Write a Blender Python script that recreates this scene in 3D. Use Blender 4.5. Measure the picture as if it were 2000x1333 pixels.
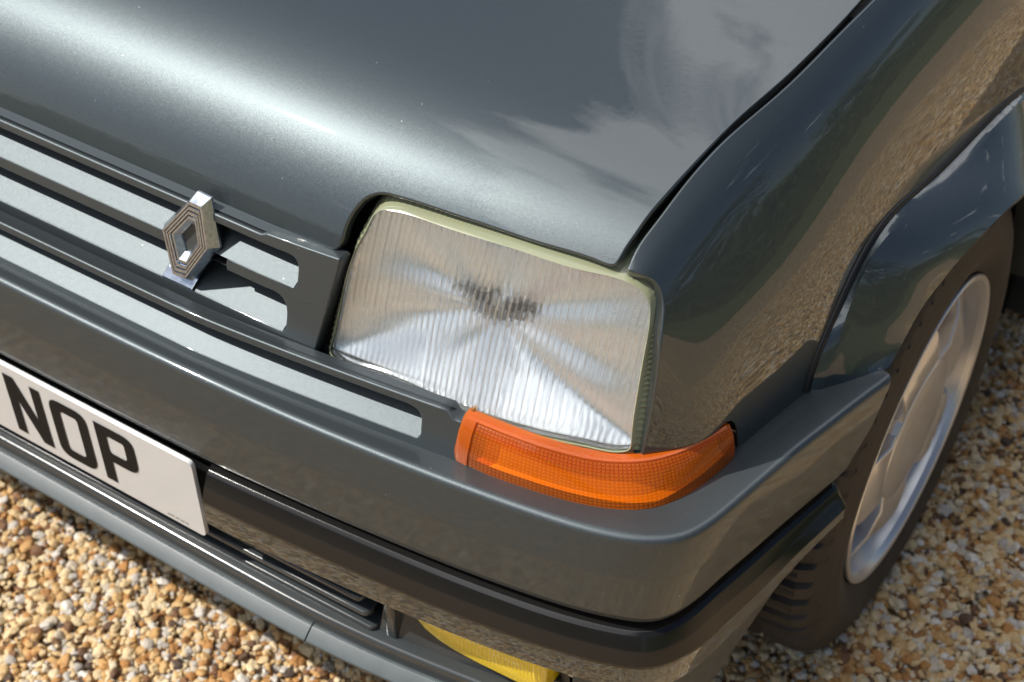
import bpy, math, random
import numpy as np
from mathutils import Vector, Matrix
from mathutils.geometry import delaunay_2d_cdt

for o in list(bpy.data.objects):
    bpy.data.objects.remove(o)
sc = bpy.context.scene
COL = sc.collection
rad = math.radians
rng = random.Random(7)

# ------------------------------------------------------------------ camera
# car axes: X to the car's left side, Y to its tail, Z up; origin under the front bumper
FPX, CX, CY = 3081.4, 1000.0, 666.5                 # photograph is 2000 x 1333 pixels
RC = np.array([[0.8363, 0.3651, -0.4091], [0.5482, -0.5690, 0.6130], [-0.0090, -0.7369, -0.6760]])
u_, s_, v_ = np.linalg.svd(RC); RC = u_ @ v_
CAM = np.array([1.0440, -0.6589, 1.4938])
cd = bpy.data.cameras.new('camera'); cam = bpy.data.objects.new('camera', cd); COL.objects.link(cam)
cd.sensor_width = 36.0; cd.lens = FPX * 36.0 / 2000.0
cd.clip_start = 0.02; cd.clip_end = 2000
M = Matrix.Identity(4)
for i in range(3):
    M[i][0] = RC[i][0]; M[i][1] = -RC[i][1]; M[i][2] = -RC[i][2]; M[i][3] = CAM[i]
cam.matrix_world = M
cd.dof.use_dof = True; cd.dof.focus_distance = 1.255; cd.dof.aperture_fstop = 8.0
sc.camera = cam

# ------------------------------------------------------------------ sun and sky
SUN = Vector((-0.71, -0.46, 1.0)).normalized()
SUN_EL = math.asin(SUN.z); SUN_AZ = math.atan2(SUN.x, SUN.y)
w = bpy.data.worlds.new('World'); sc.world = w; w.use_nodes = True
nt = w.node_tree; nt.nodes.clear()
def N(nt, t, **kw):
    n = nt.nodes.new(t)
    for k, v in kw.items(): setattr(n, k, v)
    return n
def setin(n, **kw):
    for k, v in kw.items(): n.inputs[k.replace('_', ' ')].default_value = v
wo = N(nt, 'ShaderNodeOutputWorld'); bg = N(nt, 'ShaderNodeBackground'); bg.inputs[1].default_value = 0.062
sky = N(nt, 'ShaderNodeTexSky', sky_type='NISHITA', sun_disc=False)
sky.sun_elevation = SUN_EL; sky.sun_rotation = SUN_AZ; sky.altitude = 50; sky.air_density = 1.0; sky.dust_density = 1.0; sky.ozone_density = 1.2
tc = N(nt, 'ShaderNodeTexCoord'); sep = N(nt, 'ShaderNodeSeparateXYZ'); nt.links.new(tc.outputs['Generated'], sep.inputs[0])
mz = N(nt, 'ShaderNodeMath', operation='MAXIMUM'); nt.links.new(sep.outputs[2], mz.inputs[0]); mz.inputs[1].default_value = 0.06
dx = N(nt, 'ShaderNodeMath', operation='DIVIDE'); nt.links.new(sep.outputs[0], dx.inputs[0]); nt.links.new(mz.outputs[0], dx.inputs[1])
dy = N(nt, 'ShaderNodeMath', operation='DIVIDE'); nt.links.new(sep.outputs[1], dy.inputs[0]); nt.links.new(mz.outputs[0], dy.inputs[1])
cmb = N(nt, 'ShaderNodeCombineXYZ'); nt.links.new(dx.outputs[0], cmb.inputs[0]); nt.links.new(dy.outputs[0], cmb.inputs[1])
mp = N(nt, 'ShaderNodeMapping'); nt.links.new(cmb.outputs[0], mp.inputs[0])
mp.inputs['Location'].default_value = (1.35, 0.42, 0.0); mp.inputs['Scale'].default_value = (1.0, 1.0, 1.0)
no = N(nt, 'ShaderNodeTexNoise'); setin(no, Scale=2.6, Detail=9.0, Roughness=0.55, Distortion=0.3); nt.links.new(mp.outputs[0], no.inputs['Vector'])
cr = N(nt, 'ShaderNodeValToRGB'); # a bank of cumulus on one side of the zenith, broken cloud elsewhere
bw = N(nt, 'ShaderNodeValToRGB'); bw.color_ramp.interpolation = 'EASE'
bm = N(nt, 'ShaderNodeMapRange'); nt.links.new(dx.outputs[0], bm.inputs['Value']); bm.inputs['From Min'].default_value = -1.5; bm.inputs['From Max'].default_value = 1.5; nt.links.new(bm.outputs[0], bw.inputs[0])
be = bw.color_ramp.elements; be[0].position = .33; be[0].color = (.0, .0, .0, 1); be[1].position = .395; be[1].color = (.30, .30, .30, 1)
e_ = be.new(.55); e_.color = (.27, .27, .27, 1); e_ = be.new(.64); e_.color = (.0, .0, .0, 1)
ba = N(nt, 'ShaderNodeMath', operation='ADD'); nt.links.new(no.outputs['Fac'], ba.inputs[0]); nt.links.new(bw.outputs[0], ba.inputs[1])
nt.links.new(ba.outputs[0], cr.inputs[0])
cr.color_ramp.elements[0].position = 0.63; cr.color_ramp.elements[1].position = 0.75
mixc = N(nt, 'ShaderNodeMix', data_type='RGBA'); nt.links.new(cr.outputs[0], mixc.inputs['Factor'])
nt.links.new(sky.outputs[0], mixc.inputs['A']); mixc.inputs['B'].default_value = (24.0, 24.3, 25.0, 1)
nt.links.new(mixc.outputs['Result'], bg.inputs[0]); nt.links.new(bg.outputs[0], wo.inputs[0])

sl = bpy.data.lights.new('sun', 'SUN'); sl.energy = 4.9; sl.angle = rad(0.53); sl.color = (1.0, 0.955, 0.88)
so = bpy.data.objects.new('sun', sl); COL.objects.link(so)
so.rotation_euler = SUN.to_track_quat('Z', 'Y').to_euler(); so.location = SUN * 20

sc.view_settings.view_transform = 'Standard'; sc.view_settings.look = 'None'
sc.view_settings.exposure = 0.16; sc.view_settings.gamma = 1.0
sc.render.engine = 'CYCLES'
cy = sc.cycles
cy.max_bounces = 14; cy.transmission_bounces = 10; cy.glossy_bounces = 8; cy.diffuse_bounces = 4; cy.transparent_max_bounces = 12
cy.sample_clamp_indirect = 6.0; cy.caustics_refractive = True; cy.caustics_reflective = True; cy.blur_glossy = 0.3

# ------------------------------------------------------------------ small maths
def ray(px, py): return RC @ np.array([px - CX, py - CY, FPX]) / FPX
def at(px, py, **k):                                # point of a sight line at a known X, Y or Z
    d = ray(px, py); a, val = list(k.items())[0]; i = 'XYZ'.index(a)
    return CAM + d * (val - CAM[i]) / d[i]
def proj(P):
    c = (np.atleast_2d(P) - CAM) @ RC
    return np.stack([CX + FPX * c[:, 0] / c[:, 2], CY + FPX * c[:, 1] / c[:, 2]], 1)

class Spl:                                          # natural cubic spline through points
    def __init__(s, t, P):
        s.t = np.asarray(t, float); P = np.asarray(P, float); s.one = P.ndim == 1
        s.P = P[:, None] if s.one else P
        n = len(s.t); h = np.diff(s.t); A = np.eye(n); B = np.zeros_like(s.P)
        for i in range(1, n - 1):
            A[i, i-1] = h[i-1]; A[i, i] = 2*(h[i-1]+h[i]); A[i, i+1] = h[i]
            B[i] = 6*((s.P[i+1]-s.P[i])/h[i] - (s.P[i]-s.P[i-1])/h[i-1])
        s.M = np.linalg.solve(A, B)
    def __call__(s, x):
        x = np.atleast_1d(np.asarray(x, float)); i = np.clip(np.searchsorted(s.t, x) - 1, 0, len(s.t) - 2)
        h = (s.t[i+1]-s.t[i])[:, None]; xc = x[:, None]
        # linear continuation outside the knots
        xl = np.clip(xc, s.t[0], s.t[-1])
        a = (s.t[i+1][:, None]-xl)/h; b = (xl-s.t[i][:, None])/h
        r = a*s.P[i]+b*s.P[i+1]+((a**3-a)*s.M[i]+(b**3-b)*s.M[i+1])*h*h/6
        out = xc - xl
        if np.any(out != 0):
            d = (s.P[i+1]-s.P[i])/h + np.where(out > 0, (2*s.M[i+1]+s.M[i]), -(2*s.M[i]+s.M[i+1]))*h/6
            r = r + d*out
        return r[:, 0] if s.one else r
def chord(P):
    P = np.asarray(P, float); return np.concatenate([[0], np.cumsum(np.linalg.norm(np.diff(P, axis=0), axis=1))])
def curve(P, n):                                    # smooth resample
    t = chord(P); return Spl(t, P)(np.linspace(0, t[-1], n))
def dens(P, step):                                  # straight resample, corners kept
    P = np.asarray(P, float); out = []
    for a, b in zip(P[:-1], P[1:]):
        k = max(1, int(round(np.linalg.norm(b-a)/step)))
        out += [a+(b-a)*i/k for i in range(k)]
    out.append(P[-1]); return np.array(out)
def fillet(P, r, seg=4, closed=False):              # round the corners of a polyline; r is one radius or one per point
    P = [np.asarray(p, float) for p in P]; n = len(P); out = []
    for i, p in enumerate(P):
        ri = r[i] if hasattr(r, '__len__') else r
        if (not closed and i in (0, n-1)) or ri <= 0: out.append(p); continue
        a, b = P[i-1]-p, P[(i+1) % n]-p; la, lb = np.linalg.norm(a), np.linalg.norm(b); a, b = a/la, b/lb
        th = math.acos(np.clip(a@b, -1, 1))
        if th > 3.1: out.append(p); continue
        d = min(ri/math.tan(th/2), .48*la, .48*lb)
        for k in range(seg+1):
            t = k/seg; out.append((1-t)**2*(p+a*d)+2*t*(1-t)*p+t*t*(p+b*d))
    return np.array(out)
def sst(a, b, x):
    t = np.clip((np.asarray(x, float)-a)/(b-a), 0, 1); return t*t*(3-2*t)

# ------------------------------------------------------------------ materials
MAT = {}
def mat(name, base=(.5, .5, .5), rough=.5, metal=0., coat=0., coat_rough=.03, ior=1.5, trans=0., spec=.5, coat_ior=1.5):
    m = bpy.data.materials.new(name); m.use_nodes = True
    b = m.node_tree.nodes['Principled BSDF']
    b.inputs['Base Color'].default_value = (*base, 1); b.inputs['Roughness'].default_value = rough
    b.inputs['Metallic'].default_value = metal; b.inputs['Coat Weight'].default_value = coat
    b.inputs['Coat Roughness'].default_value = coat_rough; b.inputs['IOR'].default_value = ior
    b.inputs['Coat IOR'].default_value = coat_ior; b.inputs['Transmission Weight'].default_value = trans; b.inputs['Specular IOR Level'].default_value = spec
    MAT[name] = m; return m, m.node_tree, b
def noise(t, scale, detail=4, rough=.55, coord='Object', vec=None):
    n = N(t, 'ShaderNodeTexNoise'); setin(n, Scale=scale, Detail=detail, Roughness=rough)
    if vec is None: vec = N(t, 'ShaderNodeTexCoord').outputs[coord]
    t.links.new(vec, n.inputs['Vector']); return n
def ramp(t, fac, stops):
    r = N(t, 'ShaderNodeValToRGB'); e = r.color_ramp.elements
    while len(e) < len(stops): e.new(.5)
    for x, (p, c) in zip(e, stops): x.position = p; x.color = (*c, 1) if len(c) == 3 else c
    t.links.new(fac, r.inputs[0]); return r
def bump(t, b, h, strength, dist, sock='Normal'):
    n = N(t, 'ShaderNodeBump'); n.inputs['Strength'].default_value = strength; n.inputs['Distance'].default_value = dist
    t.links.new(h, n.inputs['Height']); t.links.new(n.outputs[0], b.inputs[sock]); return n

def paint(name, base, rough, coat=1.0, coat_rough=.02, flake=.15, metal=.88, coat_ior=1.62):
    m, t, b = mat(name, base, rough, metal=metal, coat=coat, coat_rough=coat_rough, coat_ior=coat_ior)
    tc_ = N(t, 'ShaderNodeTexCoord')
    v = N(t, 'ShaderNodeTexVoronoi'); v.inputs['Scale'].default_value = 3600; t.links.new(tc_.outputs['Object'], v.inputs['Vector'])
    # each flake of the metallic layer leans its own way
    sub = N(t, 'ShaderNodeVectorMath', operation='SUBTRACT'); t.links.new(v.outputs['Color'], sub.inputs[0]); sub.inputs[1].default_value = (.5, .5, .5)
    sca = N(t, 'ShaderNodeVectorMath', operation='SCALE'); t.links.new(sub.outputs[0], sca.inputs[0]); sca.inputs['Scale'].default_value = flake
    g = N(t, 'ShaderNodeNewGeometry')
    add = N(t, 'ShaderNodeVectorMath', operation='ADD'); t.links.new(g.outputs['Normal'], add.inputs[0]); t.links.new(sca.outputs[0], add.inputs[1])
    nrm = N(t, 'ShaderNodeVectorMath', operation='NORMALIZE'); t.links.new(add.outputs[0], nrm.inputs[0])
    t.links.new(nrm.outputs[0], b.inputs['Normal'])
    hv = N(t, 'ShaderNodeHueSaturation'); hv.inputs['Color'].default_value = (*base, 1)
    mr = N(t, 'ShaderNodeMapRange'); t.links.new(v.outputs['Color'], mr.inputs['Value']); mr.inputs['To Min'].default_value = .80; mr.inputs['To Max'].default_value = 1.20
    t.links.new(mr.outputs[0], hv.inputs['Value'])
    dv = N(t, 'ShaderNodeTexVoronoi'); dv.inputs['Scale'].default_value = 42; t.links.new(tc_.outputs['Object'], dv.inputs['Vector'])
    dr = N(t, 'ShaderNodeMapRange'); t.links.new(dv.outputs['Distance'], dr.inputs['Value']); dr.inputs['From Min'].default_value = .022; dr.inputs['From Max'].default_value = .034; dr.inputs['To Min'].default_value = .55; dr.inputs['To Max'].default_value = 0.
    dm = N(t, 'ShaderNodeMix', data_type='RGBA'); t.links.new(dr.outputs[0], dm.inputs['Factor']); t.links.new(hv.outputs[0], dm.inputs['A']); dm.inputs['B'].default_value = (.42, .41, .39, 1)
    t.links.new(dm.outputs['Result'], b.inputs['Base Color'])
    # faint orange peel in the lacquer
    bn = N(t, 'ShaderNodeBump'); bn.inputs['Strength'].default_value = .014; bn.inputs['Distance'].default_value = .001
    on = noise(t, 160, 2, .5); t.links.new(on.outputs['Fac'], bn.inputs['Height']); t.links.new(bn.outputs[0], b.inputs['Coat Normal'])
    return m
paint('grey_paint', (.076, .092, .099), .455, flake=.14)
paint('bumper_paint', (.080, .095, .103), .47, coat=.45, coat_rough=.05, flake=.17, metal=.72, coat_ior=1.46)
m, t, b = mat('black_trim', (.010, .0095, .009), .17, spec=.5)
bump(t, b, noise(t, 900, 2).outputs['Fac'], .10, .0004)
m, t, b = mat('slat_plastic', (.036, .042, .045), .22, coat=.4, coat_rough=.1)
bump(t, b, noise(t, 700, 2).outputs['Fac'], .08, .0005)
m, t, b = mat('lip_rubber', (.090, .112, .120), .38)
n = noise(t, 35, 5); r = ramp(t, n.outputs['Fac'], [(.3, (.052, .066, .072)), (.7, (.074, .092, .098))]); t.links.new(r.outputs[0], b.inputs['Base Color'])
bump(t, b, noise(t, 1100, 2).outputs['Fac'], .12, .0004)
mat('black_void', (.006, .0075, .0075), .6)
mat('rubber_seal', (.008, .008, .009), .5)
m, t, b = mat('chrome', (.74, .745, .76), .28, metal=1.)
n = noise(t, 260, 4); r = ramp(t, n.outputs['Fac'], [(.35, (.66, .72, .80)), (.75, (.42, .47, .53))]); t.links.new(r.outputs[0], b.inputs['Base Color'])
mat('badge_core', (.045, .05, .05), .4)
mat('mirror', (.87, .915, .95), .17, metal=.86)
m, t, b = mat('lens_glass', (1, 1, 1), 0.0, trans=1., ior=1.47)
# clear moulded glass that also lets the sunlight through to the reflector
tb_ = N(t, 'ShaderNodeBsdfTransparent'); tb_.inputs[0].default_value = (.97, .975, .965, 1); ms_ = N(t, 'ShaderNodeMixShader'); ms_.inputs[0].default_value = .34
ou = [n for n in t.nodes if n.type == 'OUTPUT_MATERIAL'][0]
t.links.new(b.outputs[0], ms_.inputs[1]); t.links.new(tb_.outputs[0], ms_.inputs[2]); # white haze added to stand in for sunlight scattered by the flutes
tl_ = N(t, 'ShaderNodeBsdfTranslucent'); tl_.inputs[0].default_value = (.95, .95, .92, 1); df_ = N(t, 'ShaderNodeBsdfDiffuse'); df_.inputs[0].default_value = (.85, .86, .84, 1)
m2_ = N(t, 'ShaderNodeMixShader'); t.links.new(tl_.outputs[0], m2_.inputs[1]); t.links.new(df_.outputs[0], m2_.inputs[2])
m3_ = N(t, 'ShaderNodeMixShader'); m3_.inputs[0].default_value = .04; t.links.new(ms_.outputs[0], m3_.inputs[1]); t.links.new(m2_.outputs[0], m3_.inputs[2]); t.links.new(m3_.outputs[0], ou.inputs[0])
m, t, b = mat('lens_edge', (.33, .35, .215), .16, trans=.25, ior=1.47, coat=.6)
mat('bulb_glass', (.70, .70, .68), .12, metal=.9)
mat('bulb_shell', (.93, .92, .88), .35, metal=.2)
# amber lens: smooth outside, moulded grid of prisms inside
m, t, b = mat('amber_lens', (.80, .115, .004), .32, coat=1., coat_rough=.02, ior=1.5)
uvn = N(t, 'ShaderNodeUVMap'); sp = N(t, 'ShaderNodeSeparateXYZ'); t.links.new(uvn.outputs[0], sp.inputs[0])
def cell(sock, pitch):
    a = N(t, 'ShaderNodeMath', operation='MULTIPLY'); t.links.new(sock, a.inputs[0]); a.inputs[1].default_value = 2*math.pi/pitch
    c = N(t, 'ShaderNodeMath', operation='COSINE'); t.links.new(a.outputs[0], c.inputs[0])
    ab = N(t, 'ShaderNodeMath', operation='ABSOLUTE'); t.links.new(c.outputs[0], ab.inputs[0]); return ab
c1, c2 = cell(sp.outputs[0], .0066), cell(sp.outputs[1], .0056)
mu = N(t, 'ShaderNodeMath', operation='MINIMUM'); t.links.new(c1.outputs[0], mu.inputs[0]); t.links.new(c2.outputs[0], mu.inputs[1])
bump(t, b, mu.outputs[0], .35, .0012)
r = ramp(t, mu.outputs[0], [(.0, (.52, .085, .001)), (.30, (.66, .128, .002)), (.9, (.76, .175, .003))]); t.links.new(r.outputs[0], b.inputs['Base Color'])
tb_ = N(t, 'ShaderNodeBsdfTransparent'); tb_.inputs[0].default_value = (1.0, .44, .014, 1); ms_ = N(t, 'ShaderNodeMixShader'); ms_.inputs[0].default_value = .58
ou = [n for n in t.nodes if n.type == 'OUTPUT_MATERIAL'][0]
t.links.new(b.outputs[0], ms_.inputs[1]); t.links.new(tb_.outputs[0], ms_.inputs[2]); t.links.new(ms_.outputs[0], ou.inputs[0])
m, t, b = mat('amber_edge', (.60, .115, .001), .3, coat=1., coat_rough=.02)
tb_ = N(t, 'ShaderNodeBsdfTransparent'); tb_.inputs[0].default_value = (1.0, .44, .014, 1); ms_ = N(t, 'ShaderNodeMixShader'); ms_.inputs[0].default_value = .35
ou = [n for n in t.nodes if n.type == 'OUTPUT_MATERIAL'][0]
t.links.new(b.outputs[0], ms_.inputs[1]); t.links.new(tb_.outputs[0], ms_.inputs[2]); t.links.new(ms_.outputs[0], ou.inputs[0])
m, t, b = mat('yellow_lens', (.92, .66, .012), .2, coat=.8, coat_rough=.03)
mat('plate_white', (.60, .605, .605), .28, coat=.4, coat_rough=.08)
mat('plate_black', (.008, .0085, .010), .5, spec=.12)
mat('plate_print', (.18, .17, .165), .5)
m, t, b = mat('tyre_rubber', (.017, .0155, .0145), .62)
n = noise(t, 22, 5); r = ramp(t, n.outputs['Fac'], [(.3, (.013, .012, .011)), (.75, (.034, .029, .025))]); t.links.new(r.outputs[0], b.inputs['Base Color'])
bump(t, b, noise(t, 420, 3).outputs['Fac'], .25, .0008)
m, t, b = mat('alloy_silver', (.66, .66, .665), .30, metal=.72, coat=.4, coat_rough=.1)
mat('dark_metal', (.03, .03, .032), .45, metal=.5)
mat('window_glass', (.02, .024, .025), .03, coat=.5)
# ground under the stones and beyond
m, t, b = mat('ground_gravel', (.20, .14, .085), .9)
v = N(t, 'ShaderNodeTexVoronoi'); v.inputs['Scale'].default_value = 70; t.links.new(N(t, 'ShaderNodeTexCoord').outputs['Object'], v.inputs['Vector'])
sx = N(t, 'ShaderNodeSeparateColor'); t.links.new(v.outputs['Color'], sx.inputs[0])
r = ramp(t, sx.outputs[0], [(0., (.10, .062, .036)), (.35, (.26, .165, .085)), (.65, (.36, .25, .14)), (1., (.50, .42, .32))]); t.links.new(r.outputs[0], b.inputs['Base Color'])
bump(t, b, v.outputs['Distance'], -1.0, .012)
m, t, b = mat('pebble', (.4, .28, .16), .62)
oi = N(t, 'ShaderNodeObjectInfo')
r = ramp(t, oi.outputs['Random'], [(0., (.07, .045, .032)), (.07, (.22, .105, .045)), (.15, (.50, .235, .065)), (.30, (.62, .385, .150)), (.50, (.74, .545, .285)), (.76, (.80, .655, .42)), (.88, (.50, .455, .40)), (1., (.84, .79, .71))])
n = noise(t, 3.0, 5, .6); 
mx = N(t, 'ShaderNodeMix', data_type='RGBA', blend_type='MULTIPLY'); mx.inputs['Factor'].default_value = .75
r2 = ramp(t, n.outputs['Fac'], [(.3, (.62, .55, .50)), (.60, (1, 1, 1))])
t.links.new(r.outputs[0], mx.inputs['A']); t.links.new(r2.outputs[0], mx.inputs['B']); t.links.new(mx.outputs['Result'], b.inputs['Base Color'])
bump(t, b, noise(t, 6, 4).outputs['Fac'], .3, .15)
m, t, b = mat('lawn_grass', (.045, .075, .018), .8)
n = noise(t, 1.2, 6); r = ramp(t, n.outputs['Fac'], [(.3, (.035, .062, .014)), (.7, (.075, .105, .030))]); t.links.new(r.outputs[0], b.inputs['Base Color'])
m, t, b = mat('leaf', (.045, .075, .020), .55)
n = noise(t, .8, 3); r = ramp(t, n.outputs['Fac'], [(.3, (.028, .050, .014)), (.7, (.070, .10, .028))]); t.links.new(r.outputs[0], b.inputs['Base Color'])
mat('bark', (.10, .075, .055), .85)

# ------------------------------------------------------------------ mesh helpers
def make(name, V, F, material, parent=None, smooth=True, sharp=32, uv=None, normals=None, link=True):
    me = bpy.data.meshes.new(name)
    me.from_pydata([tuple(map(float, p)) for p in V], [], [tuple(int(i) for i in f) for f in F]); me.update()
    if isinstance(material, str): material = [material]
    for mm in material: me.materials.append(MAT[mm])
    if smooth: me.polygons.foreach_set('use_smooth', [True]*len(me.polygons))
    if smooth and sharp and normals is None: me.set_sharp_from_angle(angle=rad(sharp))
    if uv is not None:
        l = me.uv_layers.new(name='UVMap'); vi = np.zeros(len(me.loops), int); me.loops.foreach_get('vertex_index', vi)
        l.data.foreach_set('uv', np.asarray(uv, float)[vi].ravel())
    if normals is not None: me.normals_split_custom_set_from_vertices([tuple(n) for n in normals])
    o = bpy.data.objects.new(name, me)
    if link: COL.objects.link(o)
    if parent: o.parent = parent
    return o
def empty(name, loc=(0, 0, 0), parent=None):
    o = bpy.data.objects.new(name, None); COL.objects.link(o); o.location = loc; o.empty_display_size = .1
    if parent: o.parent = parent
    return o
def grid_faces(nu, nv, closed_u=False, closed_v=False):
    F = []
    for i in range(nu if closed_u else nu-1):
        for j in range(nv if closed_v else nv-1):
            F.append((i*nv+j, ((i+1) % nu)*nv+j, ((i+1) % nu)*nv+(j+1) % nv, i*nv+(j+1) % nv))
    return F
def cap(idx, rev=False): return tuple(reversed(idx)) if rev else tuple(idx)
def loft(name, rows, material, parent=None, closed=False, caps=(False, False), flip=False, uv=False, sharp=32, **kw):
    rows = np.asarray(rows, float); nu, nv = rows.shape[:2]
    F = grid_faces(nu, nv, False, closed)
    if caps[0]: F.append(tuple(range(nv)))
    if caps[1]: F.append(tuple((nu-1)*nv+j for j in reversed(range(nv))))
    if flip: F = [tuple(reversed(f)) for f in F]
    UV = None
    if uv:
        a = np.concatenate([[0], np.cumsum(np.linalg.norm(np.diff(rows[:, nv//2], axis=0), axis=1))])
        c = np.concatenate([[0], np.cumsum(np.linalg.norm(np.diff(rows[nu//2], axis=0), axis=1))])
        UV = np.stack(np.meshgrid(a, c, indexing='ij'), -1).reshape(-1, 2)
    return make(name, rows.reshape(-1, 3), F, material, parent, sharp=sharp, uv=UV, **kw)
def sweep_x(name, xs, sec, material, parent=None, dy=None, closed=False, caps=(False, False), flip=False, **kw):
    rows = []
    for x in xs:
        d = dy(x) if dy else 0
        rows.append([(x, y+d, z) for y, z in sec])
    return loft(name, rows, material, parent, closed, caps, flip, **kw)
def box(name, c, s, material, parent=None, bev=.002, rot=None):
    x, y, z = [k/2 for k in s]; 
    P = fillet([(-x, -y), (x, -y), (x, y), (-x, y)], bev, 3, True); n = len(P)
    lv = [(-z, 1-bev/max(x, y)), (-z+bev, 1), (z-bev, 1), (z, 1-bev/max(x, y))]
    rows = [[(p[0]*k, p[1]*k, h) for p in P] for h, k in lv]
    V = np.array(rows).reshape(-1, 3)
    if rot is not None: V = V @ np.array(rot).T
    V = V + np.array(c)
    F = grid_faces(4, n, False, True); F.append(tuple(reversed(range(n)))); F.append(tuple(3*n+j for j in range(n)))
    return make(name, V, F, material, parent, sharp=40)

def inpoly(P, Q):
    x, y = P[:, 0], P[:, 1]; c = np.zeros(len(P), bool); n = len(Q); j = n-1
    for i in range(n):
        xi, yi = Q[i]; xj, yj = Q[j]
        k = ((yi > y) != (yj > y)) & (x < (xj-xi)*(y-yi)/((yj-yi) if yj != yi else 1e-12)+xi)
        c ^= k; j = i
    return c
def polydist(P, Q):
    d = np.full(len(P), 1e9); 
    for a, b in zip(Q, np.roll(Q, -1, 0)):
        e = b-a; t = np.clip(((P-a)@e)/max(e@e, 1e-15), 0, 1)
        d = np.minimum(d, np.linalg.norm(P-(a+t[:, None]*e), axis=1))
    return d
def area2(Q): return np.sum(Q[:, 0]*np.roll(Q[:, 1], -1)-np.roll(Q[:, 0], -1)*Q[:, 1])
def orient(Q, ccw=True):
    Q = np.asarray(Q, float); return Q if (area2(Q) > 0) == ccw else Q[::-1]
def inset(Q, r):                                    # move a loop to its left side by r
    T = np.roll(Q, -1, 0)-np.roll(Q, 1, 0); T /= np.maximum(np.linalg.norm(T, axis=1), 1e-9)[:, None]
    return Q+np.stack([-T[:, 1], T[:, 0]], 1)*r
def tri(loops, su, sv, du, dv, ins=0.):
    """triangulate the inside of a closed uv outline (first loop) less its holes; returns uv verts, faces, boundary loops"""
    if not isinstance(loops, list) or np.ndim(loops[0]) < 2: loops = [loops]
    Ls = [inset(orient(np.asarray(l, float)*[su, sv], k == 0), ins) for k, l in enumerate(loops)]
    Q = Ls[0]; lo, hi = Q.min(0), Q.max(0)
    g = np.stack(np.meshgrid(np.arange(lo[0]+du/2, hi[0], du), np.arange(lo[1]+dv/2, hi[1], dv), indexing='ij'), -1).reshape(-1, 2)
    g = g[inpoly(g, Q)]
    for h in Ls[1:]: g = g[~inpoly(g, h)]
    for h in Ls: g = g[polydist(g, h) > .35*min(du, dv)]
    V = []; E = []; idx = []
    for h in Ls:
        b0 = len(V); V += [Vector(p) for p in h]; n = len(h); E += [(b0+i, b0+(i+1) % n) for i in range(n)]; idx.append(range(b0, b0+n))
    V += [Vector(p) for p in g]
    vo, eo, fo, ov, oe, of = delaunay_2d_cdt(V, E, [], 1, 1e-7)
    mp_ = {}
    for i, l in enumerate(ov):
        for k in l: mp_[k] = i
    W = np.array([p[:] for p in vo]); fo = [tuple(f) for f in fo]
    if len(Ls) > 1:
        c = np.array([W[list(f)].mean(0) for f in fo]); ok = np.ones(len(fo), bool)
        for h in Ls[1:]: ok &= ~inpoly(c, h)
        fo = [f for f, k in zip(fo, ok) if k]
    return W/[su, sv], fo, [[mp_[i] for i in ix] for ix in idx]
def surf_normal(S, uv, eps=1e-4):
    a = S(uv+[eps, 0])-S(uv-[eps, 0]); b_ = S(uv+[0, eps])-S(uv-[0, eps])
    n = np.cross(a, b_); return n/np.linalg.norm(n, axis=1)[:, None]
def inv(S, pts, guess):
    """uv of the surface points that lie on the sight lines of pts"""
    out = []; g = np.array(guess, float)
    for p in pts:
        for it in range(40):
            q = proj(S(g[None]))[0]; r = q-np.array(p)
            if np.abs(r).max() < .02: break
            e = 1e-4; J = np.stack([(proj(S(g[None]+[[e, 0]]))[0]-q)/e, (proj(S(g[None]+[[0, e]]))[0]-q)/e], 1)
            s_ = np.linalg.solve(J, -r); k = min(1, .15/max(np.abs(s_).max(), 1e-9)); g = g+s_*k
        out.append(g.copy())
    return np.array(out)
def panel(name, S, outline, su, sv, du, dv, material, parent, out_sign=1, hem=.010, r=.0015, seg=3, hem_in=0., extra=None):
    """sheet-metal panel: trimmed piece of the surface S with a rolled edge"""
    UV, F, BL = tri(outline, su, sv, du, dv, r)
    P = S(UV); n = surf_normal(S, UV)*out_sign
    V = list(P); NN = list(n)
    if out_sign < 0: F = [tuple(reversed(f)) for f in F]
    rings = [(math.sin(a)*r, (1-math.cos(a))*r, a) for a in np.linspace(0, math.pi/2, seg+1)[1:]]
    rings.append((r-hem_in, hem, math.pi/2))
    for B in BL:
        Bp = P[B]; Bn = n[B]; T = np.roll(Bp, -1, 0)-np.roll(Bp, 1, 0); T /= np.maximum(np.linalg.norm(T, axis=1), 1e-9)[:, None]
        O = np.cross(T, Bn)*(1 if out_sign > 0 else -1); O /= np.maximum(np.linalg.norm(O, axis=1), 1e-9)[:, None]
        nb = len(B); prev = list(B)
        for (o_, d_, a) in rings:
            base = len(V)
            for i in range(nb):
                V.append(Bp[i]+O[i]*o_-Bn[i]*d_); NN.append(Bn[i]*math.cos(a)+O[i]*math.sin(a))
            for i in range(nb):
                j = (i+1) % nb; q = (prev[i], prev[j], base+j, base+i)
                F.append(tuple(reversed(q)) if out_sign > 0 else q)
            prev = [base+i for i in range(nb)]
    return make(name, V, F, material, parent, normals=NN)

def mirror(o, parent=None):
    """the same part on the other side of the car"""
    c = o.copy(); COL.objects.link(c); c.scale = (-1, 1, 1); c.parent = parent or o.parent
    for ch in o.children:
        k = ch.copy(); COL.objects.link(k); k.parent = c
    return c

# ================================================================== the setting
def plane(name, x0, x1, y0, y1, z, material, kind='structure'):
    o = make(name, [(x0, y0, z), (x1, y0, z), (x1, y1, z), (x0, y1, z)], [(0, 1, 2, 3)], material, smooth=False)
    if kind: o['kind'] = kind
    return o
ground = plane('ground', -400, 400, -400, 400, -.012, 'ground_gravel')
lawn = plane('lawn', 6.0, 400, -200, 200, -.004, 'lawn_grass')

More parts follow.
